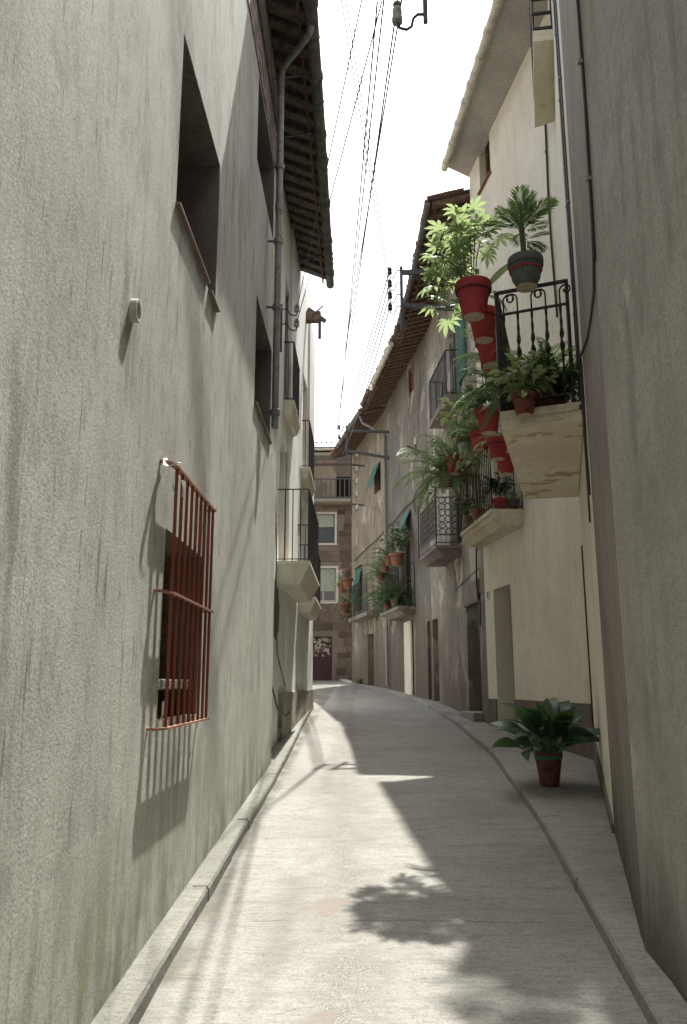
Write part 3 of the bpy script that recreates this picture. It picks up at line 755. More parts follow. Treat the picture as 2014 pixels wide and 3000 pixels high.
m.quad((2.25, 14.35, 8), (9, 14.35, 8), (9, 14.35, 12), (2.25, 14.35, 12)); m.quad((1.972, 6.604, 8), (9, 6.6, 8), (9, 6.6, 12), (1.972, 6.604, 12)); m.build('roof', 'cream_paint', ch)
m = MB(); CW.box(CO[0][0], CO[0][1], .4, 3.18, .30, .335, m); dd = m.build('door', 'door_brown', ch)
window(CW, CO[1], .18, ch, 'wood_old'); window(CW, CO[2], .2, ch, 'frame_pale', 'blind_pale')
CW.box(cy(13.05), cy(13.76), 10.765, 10.80, -.05, .15).build('sill', 'terracotta', ch)
m = MB(); CW.box(.0, cy(13.02), -.3, 1.34, -.025, .02, m); m.build('plinth', 'plinth_brown', ch)
m = MB(); CW.box(cy(13.9), cy(14.34), -.3, 1.33, -.025, .02, m); m.build('plinth', 'plinth_brown', ch)
m = MB(); m.hexa([CS.pt(.02, -.02, -.3), CS.pt(CS.L - .02, -.02, -.3), CS.pt(CS.L - .02, .02, -.3), CS.pt(.02, .02, -.3), CS.pt(.02, -.02, .52), CS.pt(CS.L - .02, -.02, 1.02), CS.pt(CS.L - .02, .02, 1.02), CS.pt(.02, .02, .52)]); m.build('plinth', 'plinth_brown', ch)
m = MB(); CS.box(CS.L - .30, CS.L - .26, 1.03, 3.3, -.02, .02, m); m.build('rain_strip', 'door_brown', ch)
# eave: plain plastered soffit with a pale round gutter
sof = [(2.9, 10.3), (2.28, 14.5), (1.80, 14.12), (2.2, 10.15)]
m = MB(); m.prism([(2.95, 10.1), (2.30, 14.45), (1.80, 14.1), (2.19, 10.1)], 11.62, 11.72); m.build('soffit', 'soffit_grey', ch)
m = MB(); m.prism([(2.62, 9.2), (2.92, 10.12), (2.19, 10.09), (1.93, 9.2)], 11.63, 11.73); m.build('soffit', 'reveal_grey', ch)
gutter_pipe('gutter', [(2.15, 9.9, 11.64), (1.93, 12, 11.62), (1.72, 14.1, 11.6)], .07, 'pale_pipe', ch, .55)
# house number plate by the door
m = MB(); CW.box(cy(14.08), cy(14.2), 3.02, 3.2, -.012, .0, m); np_ = m.build('number_plate', 'plate_white', ch)
for k, (a, b, c, e) in enumerate(((14.115, 14.13, 3.05, 3.17), (14.15, 14.165, 3.05, 3.17), (14.15, 14.185, 3.155, 3.17), (14.15, 14.185, 3.1, 3.113))):
    m = MB(); CW.box(cy(a), cy(b), c, e, -.016, -.011, m); o = m.build('digit', 'ink'); o.parent = np_
# cables down the strip wall
def cs(s_, z, out=.02): p = CS.pt(s_, -out, z); return (p.x, p.y, p.z)
cable('wall_cable', 'heavy black cable clipped down the cream wall strip, rightmost of the bundle', [cs(.62 + .012 * math.sin(z * 2.1), z) for z in (11.8, 10.5, 9, 7.5, 6.5, 5.5, 4.7, 4.3)] + [cs(.55, 4.15), cs(.5, 4.1, .03)], .016, 'cable_black', [cs(.62, z, .02) for z in (5.1, 5.9, 6.7, 7.5, 8.3)])
cable('wall_cable', 'thin grey cable running the height of the cream wall strip', [cs(.42 + .01 * math.sin(z * 3), z, .014) for z in (11.8, 10, 8, 6.5, 5.2, 4.3, 3.4, 3.0)], .009, 'cable_black', [cs(.42, z, .01) for z in (6.2, 7.6)])
cable('wall_cable', 'thin black cable at the inner corner of the cream strip, leftmost of the bundle', [cs(1.0 + .02 * math.sin(z * 2), z, .016) for z in (11.8, 10, 8.5, 7.2, 6.1, 5.6)], .010, 'cable_black', [cs(1.0, z, .012) for z in (6.5, 7.8, 9.1)])

def cwp(s_, z, out=.02): p = CW.pt(s_, -out, z); return (p.x, p.y, p.z)
cable('wall_cable', 'black cable dropping down the cream wall behind the palm', [cwp(.32 + .03 * math.sin(z * 1.7), z) for z in (11.5, 10.6, 9.7, 8.8, 8.0, 7.3, 6.7)], .016, 'cable_black', [cwp(.33, z, .02) for z in (7.5, 8.4, 9.4)])

# --- long pot balcony on the strip wall
UB = thing('balcony', 'corner balcony with black wrought iron railing carrying red flower pots', 'balcony', (2.0, 8.8, 4.1))
nl, nr, fr_, fl_ = (1.37, 7.4), (2.10, 7.12), (2.88, 10.28), (2.20, 10.45)
m = MB(); m.prism([nl, nr, fr_, fl_], 4.10, 4.18); m.build('slab_edge', 'cream_moulding', UB, .008)
m = MB(); m.prism([(1.385, 7.42), (2.10, 7.14), (2.88, 10.26), (2.21, 10.42)], 3.99, 4.098); m.build('slab', 'cream_soffit', UB)
m = MB(); m.bar((1.56, 7.345, 4.055), (1.93, 7.20, 4.055), .012, .05); m.build('slab_panel', 'cream_moulding', UB)
# railing
A0 = Vector((1.39, 7.43, 4.18)); A1 = Vector((2.03, 7.18, 4.18)); A2 = Vector((2.19, 10.40, 4.18)); RT = 1.26
up = Vector((0, 0, 1))
def rail(name, a, b, z, w_, h_): m = MB(); m.bar(a + up * z, b + up * z, w_, h_); m.build(name, 'iron_black', UB)
for nm, z, w_, h_ in (('top_rail', RT, .045, .022), ('middle_rail', RT - .24, .03, .018), ('bottom_rail', .10, .03, .018)):
    rail(nm, A0, A1, z, w_, h_); rail(nm, A0, A2, z, w_, h_)
for p in (A0, A1, A2): m = MB(); m.bar(p, p + up * (RT + .01), .032); m.build('post', 'iron_black', UB)
def twisted(name='baluster'):
    m = MB(); n = 26; H_ = RT - .25; vs = []
    for i in range(n + 1):
        t = i / n; z = .02 + H_ * t
        bulge = max(0, math.sin(t * math.pi * 4)) ** 1.2
        a = t * math.pi * 4; wd = .011 + .020 * bulge; th = .009
        for sx_, sy_ in ((1, 1), (-1, 1), (-1, -1), (1, -1)):
            x = sx_ * wd; y = sy_ * th; vs.append((x * math.cos(a) - y * math.sin(a), x * math.sin(a) + y * math.cos(a), z))
    fs = []
    for i in range(n):
        for k in range(4): fs.append((4 * i + k, 4 * i + (k + 1) % 4, 4 * i + 4 + (k + 1) % 4, 4 * i + 4 + k))
    m.add(vs, fs); me = m.mesh(name, False); me.materials.append(MATS['iron_black']); return me
TW = twisted()
def scroll_mesh():
    m = MB(); pts = [(0, 0, RT - .24), (0, 0, RT - .12)]
    for i in range(15):
        a = R(180 - i * 28); r = .062 * (1 - i / 19); pts.append((.062 + r * math.cos(a), 0, RT - .09 + r * math.sin(a)))
    m.tube(pts, .009, 6); me = m.mesh('scroll'); me.materials.append(MATS['iron_black']); return me
SC = scroll_mesh()
for a, b, n in ((A0, A1, 5), (A0, A2, 17)):
    d = (b - a).normalized(); az = math.atan2(d.y, d.x)
    for k in range(n):
        p = a + (b - a) * (k + .5) / n
        inst('baluster', TW, UB, p, (0, 0, az)); inst('scroll', SC, UB, p, (0, 0, az + (math.pi if k % 2 else 0)))

# --- lower cream balcony with bars
B2 = thing('balcony', 'lower cream balcony with thin brown vertical bars and moulded slab', 'balcony', (2.2, 13.2, 4.2))
b0, b1 = Vector((2.05, 12.2, 4.26)), Vector((1.83, 14.25, 4.26)); w0, w1 = CW.pt(cy(12.25), 0, 4.26), CW.pt(cy(14.33), 0, 4.26)
m = MB(); m.prism([b0[:2], w0[:2], w1[:2], b1[:2]], 4.19, 4.26); m.build('slab_edge', 'cream_moulding', B2, .008)
def shrink(f): return [tuple(w0[:2] + (b0 - w0).xy * f) if False else (w0.x + (b0.x - w0.x) * f, w0.y + .05 * (1 - f) + (b0.y - w0.y) * f), (w0.x, w0.y + .05 * (1 - f)), (w1.x, w1.y - .05 * (1 - f)), (w1.x + (b1.x - w1.x) * f, w1.y - .05 * (1 - f) + (b1.y - w1.y) * f)]
m = MB(); m.prism(shrink(.92), 4.11, 4.189, shrink(.86)); m.prism(shrink(.84), 4.0, 4.109, shrink(.62)); m.build('corbel', 'cream_moulding', B2)
def bars(house, pts, h, sp, mat, r=.007, z0=.0, bot=True):
    for a, b in zip(pts, pts[1:]):
        n = max(1, int((b - a).length / sp))
        for nm, zz in (('top_rail', h), ('bottom_rail', .045)):
            m = MB(); m.bar(a + up * zz, b + up * zz, .03, .014); m.build(nm, mat, house)
        for k in range(n + 1):
            p = a + (b - a) * k / n; m = MB(); m.bar(p + up * .0, p + up * h, r * 2); m.build('baluster', mat, house)
bars(B2, [w0 + Vector((-.02, .03, 0)), b0 + Vector((.03, .03, 0)), b1 + Vector((.03, -.03, 0)), w1 + Vector((-.03, -.03, 0))], 1.06, .105, 'iron_brown', .008)

# --- top balcony, only its underside and lowest rails in view
B3 = thing('balcony', 'highest right balcony at the top edge, narrow yellowish slab and black rails', 'balcony', (2.5, 9.6, 9.7))
m = MB(); m.prism([(2.25, 8.75), (2.51, 8.72), (2.88, 10.25), (2.62, 10.38)], 9.62, 9.78); m.build('slab', 'cream_soffit', B3)
q0, q1, q2 = Vector((2.50, 8.75, 9.78)), Vector((2.27, 8.78, 9.78)), Vector((2.63, 10.33, 9.78))
for z in (.05, .28, .5, 1.2):
    for a, b in ((q0, q1), (q1, q2)): m = MB(); m.bar(a + up * z, b + up * z, .035, .03); m.build('rail', 'iron_black', B3)
for p in [q0, q1, q2] + [q1 + (q2 - q1) * k / 9 for k in range(1, 9)]: m = MB(); m.bar(p, p + up * 1.21, .02); m.build('baluster', 'iron_black', B3)

# ------------------------------------------------------------------ right far row: three old houses
def old_house(name, label, P0, P1, mat, top, openings, extra_shell=6):
    h = thing(name, label, 'house', (P0[0], P0[1], gz(P0[1])))
    W = Wall(P0, P1, -1); ops = [(W.sy(a), W.sy(b), c, e, d) for a, b, c, e, d in openings]
    m, _ = wall_seg(P0, P1, -.2, top, ops, -1); m.build('wall', mat, h)
    shell(h, P0, P1, -.2, top, -1, extra_shell, mat)
    return h, W, ops
JZ, EZ = 10.72, 10.46
# house nearest (light, patched)
h3, W3, O3 = old_house('old_house', 'old pale patched house with teal shutter next to the cream house', (2.251, 14.36), (1.78, 19.8), 'house_light', 10.95,
    [(14.85, 15.9, .4, 3.06, .32), (16.1, 17.3, 4.42, 6.5, .2), (15.6, 16.8, 7.6, 9.5, .15), (19.0, 19.75, .4, 3.1, .25)])
m = MB(); W3.box(O3[0][0], O3[0][1], .4, 3.06, .26, .315, m); m.build('door', 'door_brown', h3)
m = MB(); W3.box(O3[0][0] + .06, O3[0][1] - .06, .5, 3.0, .10, .12, m)
m = MB(); W3.box(O3[0][0] - .12, O3[0][1] + .1, 3.06, 3.5, -.05, .1, m); m.build('lintel_stone', 'reveal_grey', h3, .04)
m = MB(); W3.box(O3[0][0] - .05, O3[0][1] + .05, .4, gz(15.4) + KH + .12, -.18, .2, m); m.build('door_step', 'pavement_concrete', h3, .01)
window(W3, O3[1], .2, h3, 'wood_old', 'glass_dark'); 
m = MB(); W3.box(O3[3][0], O3[3][1], .4, 3.1, .2, .245, m); m.build('door', 'door_dark', h3)
m = MB(); W3.box(W3.sy(15.1), W3.sy(15.75), 7.7, 9.6, -.05, -.012, m); sh = m.build('shutter', 'shutter_teal', h3)
for k in range(16): m = MB(); W3.box(W3.sy(15.14), W3.sy(15.71), 7.78 + k * .112, 7.84 + k * .112, -.065, -.048, m); o = m.build('slat', 'shutter_teal'); o.parent = sh
window(W3, O3[2], .15, h3, 'wood_old', 'shutter_teal')
# house in the middle (dark)
h4, W4, O4 = old_house('old_house', 'dark grey roughcast house in the middle of the right row', (1.779, 19.81), (.9, 25.4), 'house_dark', JZ,
    [(21.7, 22.9, .8, 3.25, .12), (21.25, 21.75, 9.7, 10.45, .2), (22.0, 23.4, 3.66, 5.7, .2), (19.95, 20.3, .8, 3.1, .2)])
m = MB(); W4.box(O4[0][0], O4[0][1], .8, 3.25, .06, .115, m); m.build('door', 'end_plaster', h4)
m = MB(); W4.box(W4.sy(22.1), W4.sy(22.95), 1.05, 3.27, -.03, .02, m); m.build('whitewashed_jamb', 'white_trim', h4)
m = MB(); W4.box(O4[1][0], O4[1][1], 9.7, 10.45, .15, .19, m); m.build('window', 'wood_old', h4)
for a in (O4[1][0] - .06, O4[1][1]): m = MB(); W4.box(a, a + .06, 9.65, 10.5, -.03, .05, m); m.build('window_jamb', 'terracotta', h4)
window(W4, O4[2], .2, h4, 'wood_old', 'interior_dark')
m = MB(); W4.box(O4[3][0], O4[3][1], .8, 3.1, .15, .195, m); m.build('door', 'door_dark', h4)
# house at the bend (tan)
h5, W5, O5 = old_house('old_house', 'tan plastered house at the bend with green flap shutter', (.899, 25.41), (-.3, 31.0), 'house_tan', JZ,
    [(27.4, 28.3, .9, 3.25, .25), (26.2, 27.1, 8.0, 8.95, .2), (29.2, 30.4, 4.2, 5.9, .2)])
m = MB(); W5.box(O5[0][0], O5[0][1], .9, 3.25, .2, .245, m); m.build('door', 'door_dark', h5)
window(W5, O5[1], .2, h5, 'wood_old', 'interior_dark'); window(W5, O5[2], .2, h5, 'wood_old', 'interior_dark')
# hinged flaps, propped open
def flap(h, W, sa, sb, zt, zb, out, mat, name='shutter'):
    a, b = W.pt(sa, -.03, zt), W.pt(sb, -.03, zt); c, d = W.pt(sb, -out, zb), W.pt(sa, -out, zb)
    n = 8
    m = MB()
    for k in range(n):
        t0, t1 = k / n, (k + 1) / n - .012
        p = [a.lerp(d, t0), b.lerp(c, t0), b.lerp(c, t1), a.lerp(d, t1)]
        off = Vector((-.0, 0, .018))
        m.hexa([q for q in p] + [q + off + Vector((-.012, 0, 0)) for q in p])
    return m.build(name, mat, h)
flap(h5, W5, O5[1][0], O5[1][1], 8.95, 8.15, .30, 'shutter_green')
flap(h4, W4, W4.sy(21.8), W4.sy(22.7), 6.35, 5.6, .34, 'shutter_green')
flap(h5, W5, W5.sy(29.1), W5.sy(30.0), 5.75, 4.45, .28, 'shutter_green')
for (h, P0, P1, zz) in ((h3, (2.251, 14.36), (1.78, 19.8), 0), (h4, (1.779, 19.81), (.9, 25.4), .04), (h5, (.899, 25.41), (-.3, 31.0), -.06)):
    eave(h, P0, P1, JZ + zz, EZ + zz, .82, -1, .27, (.10, .09), 'wood_old', True, 2, lift=.55 if h is h3 else 0)
def er_pt(W, s_, out, z): return W.pt(s_, -out, z)
gutter_pipe('gutter', [er_pt(W3, .05, .86, 10.98), er_pt(W3, .9, .86, 10.72), er_pt(W3, 1.9, .86, 10.52), er_pt(W3, 3.2, .86, 10.44), er_pt(W3, 4.2, .86, 10.42)], .065, 'cement_pipe', h3, .8)
gutter_pipe('gutter', [er_pt(W4, .2, .88, 10.44), er_pt(W4, 3.2, .88, 10.42)], .07, 'pale_pipe', h4, .6)
gutter_pipe('gutter', [er_pt(W5, .0, .87, 10.4), er_pt(W5, 4.0, .87, 10.38)], .065, 'cement_pipe', h5, .8)
m = MB(); m.tube([er_pt(W4, 3.15, .9, 10.40), er_pt(W4, 3.0, .9, 10.28), er_pt(W4, 2.9, .98, 10.2)], .06, 10); m.build('spout', 'enamel_white', h4)
gutter_pipe('downpipe', [er_pt(W5, .15, .85, 10.32), er_pt(W5, .2, .75, 10.1), er_pt(W4, 5.55, .3, 9.75), er_pt(W4, 5.5, .08, 9.6), er_pt(W4, 5.5, .08, 4.6), er_pt(W4, 5.45, .09, 1.5)], .045, 'zinc', h4, 2.5)
# sagging cable along the fronts
cable('wall_cable', 'dark cable running level along the fronts of the old houses', [er_pt(W3, W3.sy(17.2), .04, 6.52), er_pt(W3, W3.sy(18.6), .045, 6.46), er_pt(W3, W3.sy(19.7), .04, 6.56), er_pt(W4, 1.4, .045, 6.5), er_pt(W4, 2.7, .04, 6.54), er_pt(W4, 4.0, .045, 6.45), er_pt(W4, 5.3, .04, 6.48), er_pt(W5, 1.4, .045, 6.33), er_pt(W5, 3.0, .04, 6.3), er_pt(W5, 5.0, .04, 6.18)], .018, 'iron_brown')
cable('wall_cable', 'short thin cable slanting above the old brown door', [er_pt(W3, W3.sy(14.6), .03, 3.66), er_pt(W3, W3.sy(15.6), .03, 3.60), er_pt(W3, W3.sy(16.8), .03, 3.50)], .009, 'iron_brown')
cable('wall_cable', 'black cable with a hanging loop beside the cream house corner', [er_pt(W3, .12, .05, 5.5), er_pt(W3, .10, .05, 4.6), er_pt(W3, .2, .08, 3.9), er_pt(W3, .35, .06, 3.4), er_pt(W3, .3, .05, 3.1), er_pt(W3, .15, .05, 3.2), er_pt(W3, .2, .05, 2.6)], .016, 'cable_black')

# circle-lattice balcony
CB = thing('balcony', 'grey balcony with lattice railing of iron rings on the pale old house', 'balcony', (1.9, 17, 4.3))
c0, c1 = Vector((1.58, 16.15, 4.36)), Vector((1.36, 18.0, 4.36)); cw0, cw1 = W3.pt(W3.sy(16.15), 0, 4.36), W3.pt(W3.sy(18.0), 0, 4.36)
m = MB(); m.prism([c0[:2], cw0[:2], cw1[:2], c1[:2]], 4.29, 4.36); m.build('slab_edge', 'reveal_grey', CB, .01)
m = MB(); m.prism([(c0.x + .03, c0.y + .03), (cw0.x, cw0.y + .03), (cw1.x, cw1.y - .03), (c1.x + .03, c1.y - .03)], 4.16, 4.288, [(c0.x + .14, c0.y + .1), (cw0.x, cw0.y + .1), (cw1.x, cw1.y - .1), (c1.x + .14, c1.y - .1)]); m.build('corbel', 'reveal_grey', CB)
def ring_mesh(r):
    m = MB(); n = 18; m.tube([(r * math.cos(2 * math.pi * k / n), 0, r * math.sin(2 * math.pi * k / n)) for k in range(n + 1)], .009, 6, False); me = m.mesh('ring'); me.materials.append(MATS['iron_grey']); return me
RG = ring_mesh(.064)
def ring_panel(a, b, rows):
    L = (b - a).length; d = (b - a) / L; az = math.atan2(d.y, d.x); n = int(L / .132); s0 = (L - n * .132) / 2 + .066
    for z in (.06, .22, .22 + .132 * rows + .004, 1.22):
        m = MB(); m.bar(a + up * z, b + up * z, .02, .018); m.build('rail', 'iron_grey', CB)
    for i in range(n):
        for k in range(rows):
            if k == 0 and False: continue
            inst('ring', RG, CB, a + d * (s0 + i * .132) + up * (.29 + k * .132), (0, 0, az))
for p in (c0, c1): m = MB(); m.bar(p, p + up * 1.23, .028); m.build('post', 'iron_grey', CB)
e_ = Vector((.03, .03, 0))
ring_panel(c0 + e_, cw0 + Vector((-.02, .03, 0)), 6); ring_panel(c0 + e_, c1 + Vector((.03, -.03, 0)), 6)

# upper barred balcony of the pale house
ub = thing('balcony', 'high barred balcony in front of the teal shutter on the pale house', 'balcony', (2, 16.5, 7.4))
d0, d1 = Vector((1.80, 15.7, 7.45)), Vector((1.62, 17.6, 7.45)); dw0, dw1 = W3.pt(W3.sy(15.7), 0, 7.45), W3.pt(W3.sy(17.6), 0, 7.45)
m = MB(); m.prism([d0[:2], dw0[:2], dw1[:2], d1[:2]], 7.33, 7.45); m.build('slab', 'reveal_grey', ub)
bars(ub, [dw0 + Vector((-.02, .03, 0)), d0 + Vector((.03, .03, 0)), d1 + Vector((.03, -.03, 0)), dw1 + Vector((-.02, -.03, 0))], 1.0, .11, 'iron_black', .008)
# fern balcony on the dark house
fb = thing('balcony', 'dark balcony overgrown with ferns on the dark house', 'balcony', (1.1, 22.5, 3.6))
f0, f1 = Vector((1.02, 21.4, 3.62)), Vector((.62, 23.9, 3.62)); fw0, fw1 = W4.pt(W4.sy(21.5), 0, 3.62), W4.pt(W4.sy(24.0), 0, 3.62)
m = MB(); m.prism([f0[:2], fw0[:2], fw1[:2], f1[:2]], 3.52, 3.62); m.build('slab_edge', 'reveal_grey', fb, .01)
m = MB(); m.prism([(f0.x + .05, f0.y + .05), (fw0.x, fw0.y + .05), (fw1.x, fw1.y - .05), (f1.x + .05, f1.y - .05)], 3.4, 3.518, [(f0.x + .2, f0.y + .15), (fw0.x, fw0.y + .15), (fw1.x, fw1.y - .15), (f1.x + .2, f1.y - .15)]); m.build('corbel', 'reveal_grey', fb)
bars(fb, [fw0 + Vector((-.02, .03, 0)), f0 + Vector((.03, .03, 0)), f1 + Vector((.03, -.03, 0)), fw1 + Vector((-.02, -.03, 0))], 1.15, .14, 'iron_black', .009)
# small far balcony on the tan house
sb = thing('balcony', 'farthest small balcony on the tan house at the bend', 'balcony', (-.1, 28.5, 3.9))
g0, g1 = Vector((.22, 26.3, 3.9)), Vector((-.40, 29.4, 3.9)); gw0, gw1 = W5.pt(W5.sy(26.5), 0, 3.9), W5.pt(W5.sy(29.6), 0, 3.9)
m = MB(); m.prism([g0[:2], gw0[:2], gw1[:2], g1[:2]], 3.76, 3.9); m.build('slab', 'reveal_grey', sb)
bars(sb, [gw0 + Vector((-.02, .03, 0)), g0 + Vector((.03, .03, 0)), g1 + Vector((.03, -.03, 0)), gw1 + Vector((-.02, -.03, 0))], 1.1, .16, 'iron_black', .009)

# ------------------------------------------------------------------ house closing the lane
eh = thing('end_house', 'brown stone house closing the end of the lane', 'house', (-1.5, 36, 1.73))
EWl = Wall((-6.0, 36.0), (1.5, 36.0), 1)
def ex(x): return x + 6.0
EO = [(ex(-3.15), ex(-1.24), 1.5, 3.62, .25), (ex(-2.35), ex(-1.13), 7.87, 9.22, .18), (ex(-2.25), ex(-1.06), 5.2, 6.7, .16), (ex(-1.05), ex(-.2), 9.9, 11.0, .25)]
m, _ = wall_seg(EWl.P0, EWl.P1, .5, 12.25, EO, 1); m.build('wall', 'mortar', eh)
shell(eh, EWl.P0, EWl.P1, .5, 12.25, 1, 6, 'mortar')
m = MB(); EWl.box(EO[0][0], EO[0][1], 1.5, 3.62, .2, .245, m); dr = m.build('door', 'door_red', eh)
m = MB(); EWl.box(EO[0][0] + .02, EO[0][1] - .06, 2.75, 3.58, .185, .199, m); o = m.build('poster_remains', 'door_posters'); o.parent = dr
window(EWl, EO[1], .18, eh, 'wood_grey', 'glass_dark', 1); window(EWl, EO[2], .16, eh, 'frame_pale', 'glass_dark', 1)
for (o_, t) in ((EO[1], .45), (EO[2], .72)):
    zt = o_[3]; zb = o_[3] - (o_[3] - o_[2]) * t; n = int((zt - zb) / .055)
    for k in range(n):
        m = MB(); EWl.box(o_[0] + .05, o_[1] - .05, zt - (k + 1) * .055, zt - k * .055 - .006, .07, .09, m); m.build('blind_slat', 'blind_pale', eh)
    m = MB()
    EWl.box(o_[0] - .1, o_[0], o_[2] - .02, o_[3] + .1, -.03, .1, m); EWl.box(o_[1], o_[1] + .1, o_[2] - .02, o_[3] + .1, -.03, .1, m); EWl.box(o_[0], o_[1], o_[3], o_[3] + .1, -.03, .1, m); m.build('window_surround', 'frame_pale', eh)
    m = MB(); EWl.box(o_[0] - .12, o_[1] + .12, o_[2] - .11, o_[2] - .02, -.07, .1, m); m.build('sill', 'frame_pale', eh)
m = MB(); EWl.box(EO[3][0], EO[3][1], 9.9, 11.0, .2, .24, m); m.build('door', 'interior_dark', eh)
# upper storey plaster panel, brick lintel
m = MB(); EWl.box(ex(-6), ex(-1.07), 10.0, 12.0, -.02, .0, m); m.build('plaster', 'end_plaster', eh)
m = MB(); EWl.box(ex(-.18), ex(1.5), 10.0, 12.0, -.02, .0, m); m.build('plaster', 'end_plaster', eh)
# coursed stones, each its own block
STM = []
for k in range(6):
    for mt in 'abcd':
        m = MB(); v = []
        for z in (0, 1):
            for (x, y) in ((0, 0), (1, 0), (1, 1), (0, 1)):
                j = .05
                v.append((x + (rnd.uniform(0, j) if x == 0 else -rnd.uniform(0, j)), y + (rnd.uniform(0, j * 2) if y == 0 else -rnd.uniform(0, j * 2)), z))
        # block with x along wall, y up, z out; slight chamfer ring
        f_ = [v[0], v[1], v[2], v[3]]; t_ = [Vector(p) + (Vector((.5, .5, 1)) - Vector(p)) * .07 for p in v[4:]]
        m.hexa([tuple(p) for p in f_] + [(p.x, p.y, 1) for p in t_])
        me = m.mesh('stone', False); me.materials.append(MATS['stone_' + mt]); STM.append(me)
def blocked(x0, x1, z0, z1):
    for o_ in EO:
        if x1 > o_[0] - 6.0 - .1 and x0 < o_[1] - 6.0 + .1 and z1 > o_[2] - .12 and z0 < o_[3] + .1: return True
    return False
z = 1.55; cnt = 0
while z < 9.7:
    hh = rnd.uniform(.24, .40); x = -3.2 + rnd.uniform(-.3, 0)
    while x < .2:
        ww = rnd.uniform(.32, .68)
        if not blocked(x, x + ww, z, z + hh) and cnt < 295:
            dep = rnd.uniform(.015, .045)
            o = bpy.data.objects.new('stone', rnd.choice(STM)); COL.objects.link(o); o.parent = eh
            b = BASE[eh.name]; o.rotation_euler = (R(90), 0, 0); o.scale = (ww - .025, hh - .022, dep)
            o.location = (x - b[0], 36.0 - .001 - b[1], z - b[2]); cnt += 1
        x += ww
    z += hh
# top: cornice, gutter and tile ends
m = MB(); m.box(-6, 1.5, 35.75, 36.0, 12.0, 12.12); m.build('cornice', 'frame_pale', eh)
m = MB(); m.box(-6, 1.5, 35.5, 37.5, 12.26, 12.32); rf = m.build('roof', 'board_dark', eh)
gutter_pipe('gutter', [(-6, 35.5, 12.2), (1.5, 35.5, 12.2)], .07, 'pale_pipe', eh, 1.2)
k = 0; x = -3.4
while x < .8:
    for upf in (0, 1):
        inst('roof_tile', (T_UP if upf else T_DN)[rnd.random() < .5], rf, (x + (.11 if upf else 0) , 35.42, 12.44 + (.02 if upf else 0)), (R(16), 0, rnd.uniform(-.06, .06)), 1.25)
    x += .23
# its balcony
eb = thing('balcony', 'grey railed balcony on the upper floor of the end house', 'balcony', (-1.3, 35.6, 9.8))
m = MB(); m.box(-3.6, .2, 35.3, 36.0, 9.66, 9.8); m.build('slab', 'reveal_grey', eb)
for z in (9.86, 10.72): m = MB(); m.bar((-3.6, 35.33, z), (.2, 35.33, z), .05, .045); m.build('rail', 'iron_grey', eb)
x = -3.6
while x <= .2: m = MB(); m.bar((x, 35.33, 9.8), (x, 35.33, 10.72), .045); m.build('baluster', 'iron_grey', eb); x += .21
# clothes line arm / struts
m = MB(); m.box(-3.2, -.3, 35.0, 35.06, 11.55, 11.66); tag(m.build('iron_beam', 'iron_grey'), 'upper grey iron beam crossing the top of the end house', 'beam')
m = MB(); m.box(-3.2, -.3, 34.6, 34.66, 10.38 + .78, 10.48 + .78); tag(m.build('iron_beam', 'iron_brown'), 'lower rusty iron beam crossing in front of the end house', 'beam')

# ------------------------------------------------------------------ street lamp, power brackets and wires
la = thing('street_lamp', 'white enamel dome street lamp on the dark right house', 'street lamp', (1.5, 20.5, 7.5))
lc = Vector((1.20, 19.6, 7.33))
m = MB(); m.lathe([(.25, -.09), (.245, -.06), (.22, .02), (.17, .08), (.09, .12), (.05, .13)], 20, lc); m.lathe([(.238, -.085), (.16, .05), (.07, .09)], 20, lc); m.build('shade', 'enamel_white', la)
m = MB(); m.lathe([(.03, -.12), (.06, -.08), (.06, 0), (.04, .06)], 12, lc); m.build('bulb', 'porcelain', la)
m = MB(); wp = W4.pt(.4, 0, 7.5); m.tube([lc + Vector((0, 0, .13)), lc + Vector((.05, .1, .22)), wp], .02, 8); m.build('arm', 'iron_grey', la)
m = MB(); insulator(m, (lc.x + .28, lc.y + .3, 7.75), .05, .2); m.build('insulator', 'porcelain', la)
m = MB(); m.bar((lc.x + .28, lc.y + .3, 7.35), (lc.x + .28, lc.y + .3, 7.68), .03); m.build('post', 'iron_grey', la)

def hook_ins(parent, p, dx, mat='porcelain_dark', r=.045, h=.15):
    """swan-neck hook from post point p to an insulator at dx"""
    m = MB(); x0, y0, z0 = p
    m.tube([(x0, y0, z0), (x0 + dx * .3, y0, z0 + .01), (x0 + dx * .45, y0, z0 - .05), (x0 + dx * .55, y0, z0 - .13), (x0 + dx * .75, y0, z0 - .16), (x0 + dx * .95, y0, z0 - .14), (x0 + dx, y0, z0 - .06)], .011, 6); m.build('hook', 'iron_grey', parent)
    m = MB(); insulator(m, (x0 + dx, y0, z0), r, h); m.build('insulator', mat, parent)
    return Vector((x0 + dx, y0, z0 + .02))
pb = thing('power_bracket', 'iron power bracket with four dark insulators near the cream house', 'power bracket', (1.5, 13.9, 8.5))
m = MB(); m.bar((.82, 13.9, 8.1), (.82, 13.9, 9.36), .055, .05); m.build('post', 'iron_grey', pb)
for z, zz in ((9.24, 9.3), (8.56, 8.5)): m = MB(); m.bar((.85, 13.9, z), (2.32, 14.0, zz), .05, .09); m.build('arm', 'iron_grey', pb)
INS1 = [hook_ins(pb, (.80, 13.9, z), -.20) for z in (9.28, 9.02, 8.78, 8.54)]
pb2 = thing('power_bracket', 'distant iron power bracket with three insulators by the drainpipe', 'power bracket', (.5, 24.8, 9.2))
m = MB(); m.bar((-.40, 24.8, 8.5), (-.40, 24.8, 9.8), .055, .05); m.build('post', 'iron_grey', pb2)
for z, zz in ((9.62, 9.6), (8.95, 8.72)): m = MB(); m.bar((-.38, 24.8, z), (.98, 24.9, zz), .05, .09); m.build('arm', 'iron_grey', pb2)
